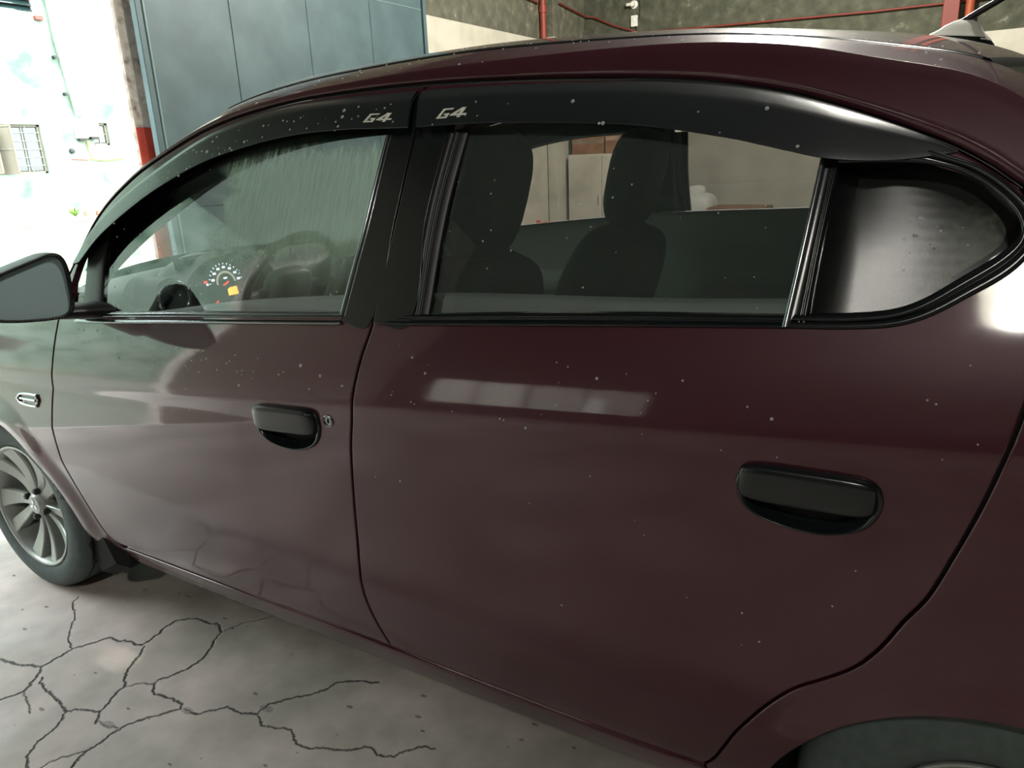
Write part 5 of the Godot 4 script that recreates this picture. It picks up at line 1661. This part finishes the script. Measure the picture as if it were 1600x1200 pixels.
func carton(at: Vector3, s: Vector3, label: String) -> void:
	var c := base("carton", at, label, "carton", "cartons along the far wall")
	var mb := MB.new()
	mb.box(Vector3(0, s.y / 2, 0), s, 0.006)
	put("carton_body", mb, M.card, c)
	for k in [-1, 1]:
		mb = MB.new()
		mb.box(Vector3(0, s.y + 0.003, k * s.z * 0.247), Vector3(s.x * 0.99, 0.006, s.z * 0.485), 0.001)
		put("flap", mb, M.card, c)
	mb = MB.new()
	mb.box(Vector3(0, s.y * 0.5, s.z / 2 + 0.001), Vector3(s.x * 0.96, 0.05, 0.002), 0.0005)
	put("tape", mb, M.kerb, c)
	if label.contains("printed"):
		mb = MB.new()
		mb.box(Vector3(0.02, s.y * 0.33, s.z / 2 + 0.001), Vector3(0.12, 0.012, 0.002), 0.0005)
		mb.box(Vector3(-0.02, s.y * 0.25, s.z / 2 + 0.001), Vector3(0.03, 0.05, 0.002), 0.0005)
		mb.box(Vector3(0.04, s.y * 0.25, s.z / 2 + 0.001), Vector3(0.05, 0.05, 0.002), 0.0005)
		put("printed_mark", mb, M.ink, c)

func bottle(at: Vector3, c: Color, label: String) -> void:
	var b := base("bottle", at, label, "bottle", "bottles by the crate")
	var mb := MB.new()
	mb.lathe([Vector2(0.0, 0.0), Vector2(0.055, 0.0), Vector2(0.06, 0.02), Vector2(0.06, 0.34), Vector2(0.045, 0.40), Vector2(0.022, 0.45), Vector2(0.022, 0.49)], Transform3D(), 20)
	put("bottle_body", mb, mat(c, 0.3), b)
	mb = MB.new()
	mb.lathe([Vector2(0.026, 0.47), Vector2(0.026, 0.51), Vector2(0.0, 0.51)], Transform3D(), 14)
	put("bottle_cap", mb, M.red_paint, b)

func ceiling_lamp(at: Vector3, energy: float, label: String) -> void:
	var l := base("ceiling_lamp", Vector3(at.x, 4.6, at.z), label, "lamp", "ceiling lamps")
	var drop := 4.6 - at.y
	var mb := MB.new()
	mb.tube([Vector3(0, 0, 0), Vector3(0, -drop + 0.16, 0)], 0.005, 6)
	put("lamp_cord", mb, M.wire, l)
	mb = MB.new()
	mb.lathe([Vector2(0.03, 0.16), Vector2(0.035, 0.10), Vector2(0.05, 0.075), Vector2(0.05, 0.06)], Transform3D(Basis(), Vector3(0, -drop, 0)), 20)
	put("lamp_socket", mb, M.white, l)
	mb = MB.new()
	mb.grid(32, 6, func(u: float, w: float):
		var g := TAU * u
		var q: Vector2 = V([0.045, 0.13, 0.09, 0.125, 0.17, 0.09, 0.21, 0.03, 0.212, 0.026, 0.165, 0.083, 0.045, 0.12])[int(round(w * 6))]
		return Vector3(cos(g) * q.x, -drop + q.y, sin(g) * q.x), -1.0, null, true)
	put("added_lamp_shade", mb, M.white, l)  # shade added to keep the bulb's light off the ceiling
	mb = MB.new()
	mb.lump(Vector3(0, -drop, 0), Vector3(0.17, 0.17, 0.17), 1.0)
	put("lamp_bulb", mb, glow(Color(1.0, 0.985, 0.945), 9.0), l)
	var o := OmniLight3D.new()
	o.name = "lamp_light"
	o.position = Vector3(0, -drop, 0)
	o.light_color = Color(1.0, 0.985, 0.945)
	o.light_energy = energy
	o.light_size = 0.08
	o.omni_range = 30.0
	o.omni_attenuation = 2.0
	o.shadow_enabled = true
	l.add_child(o, true)
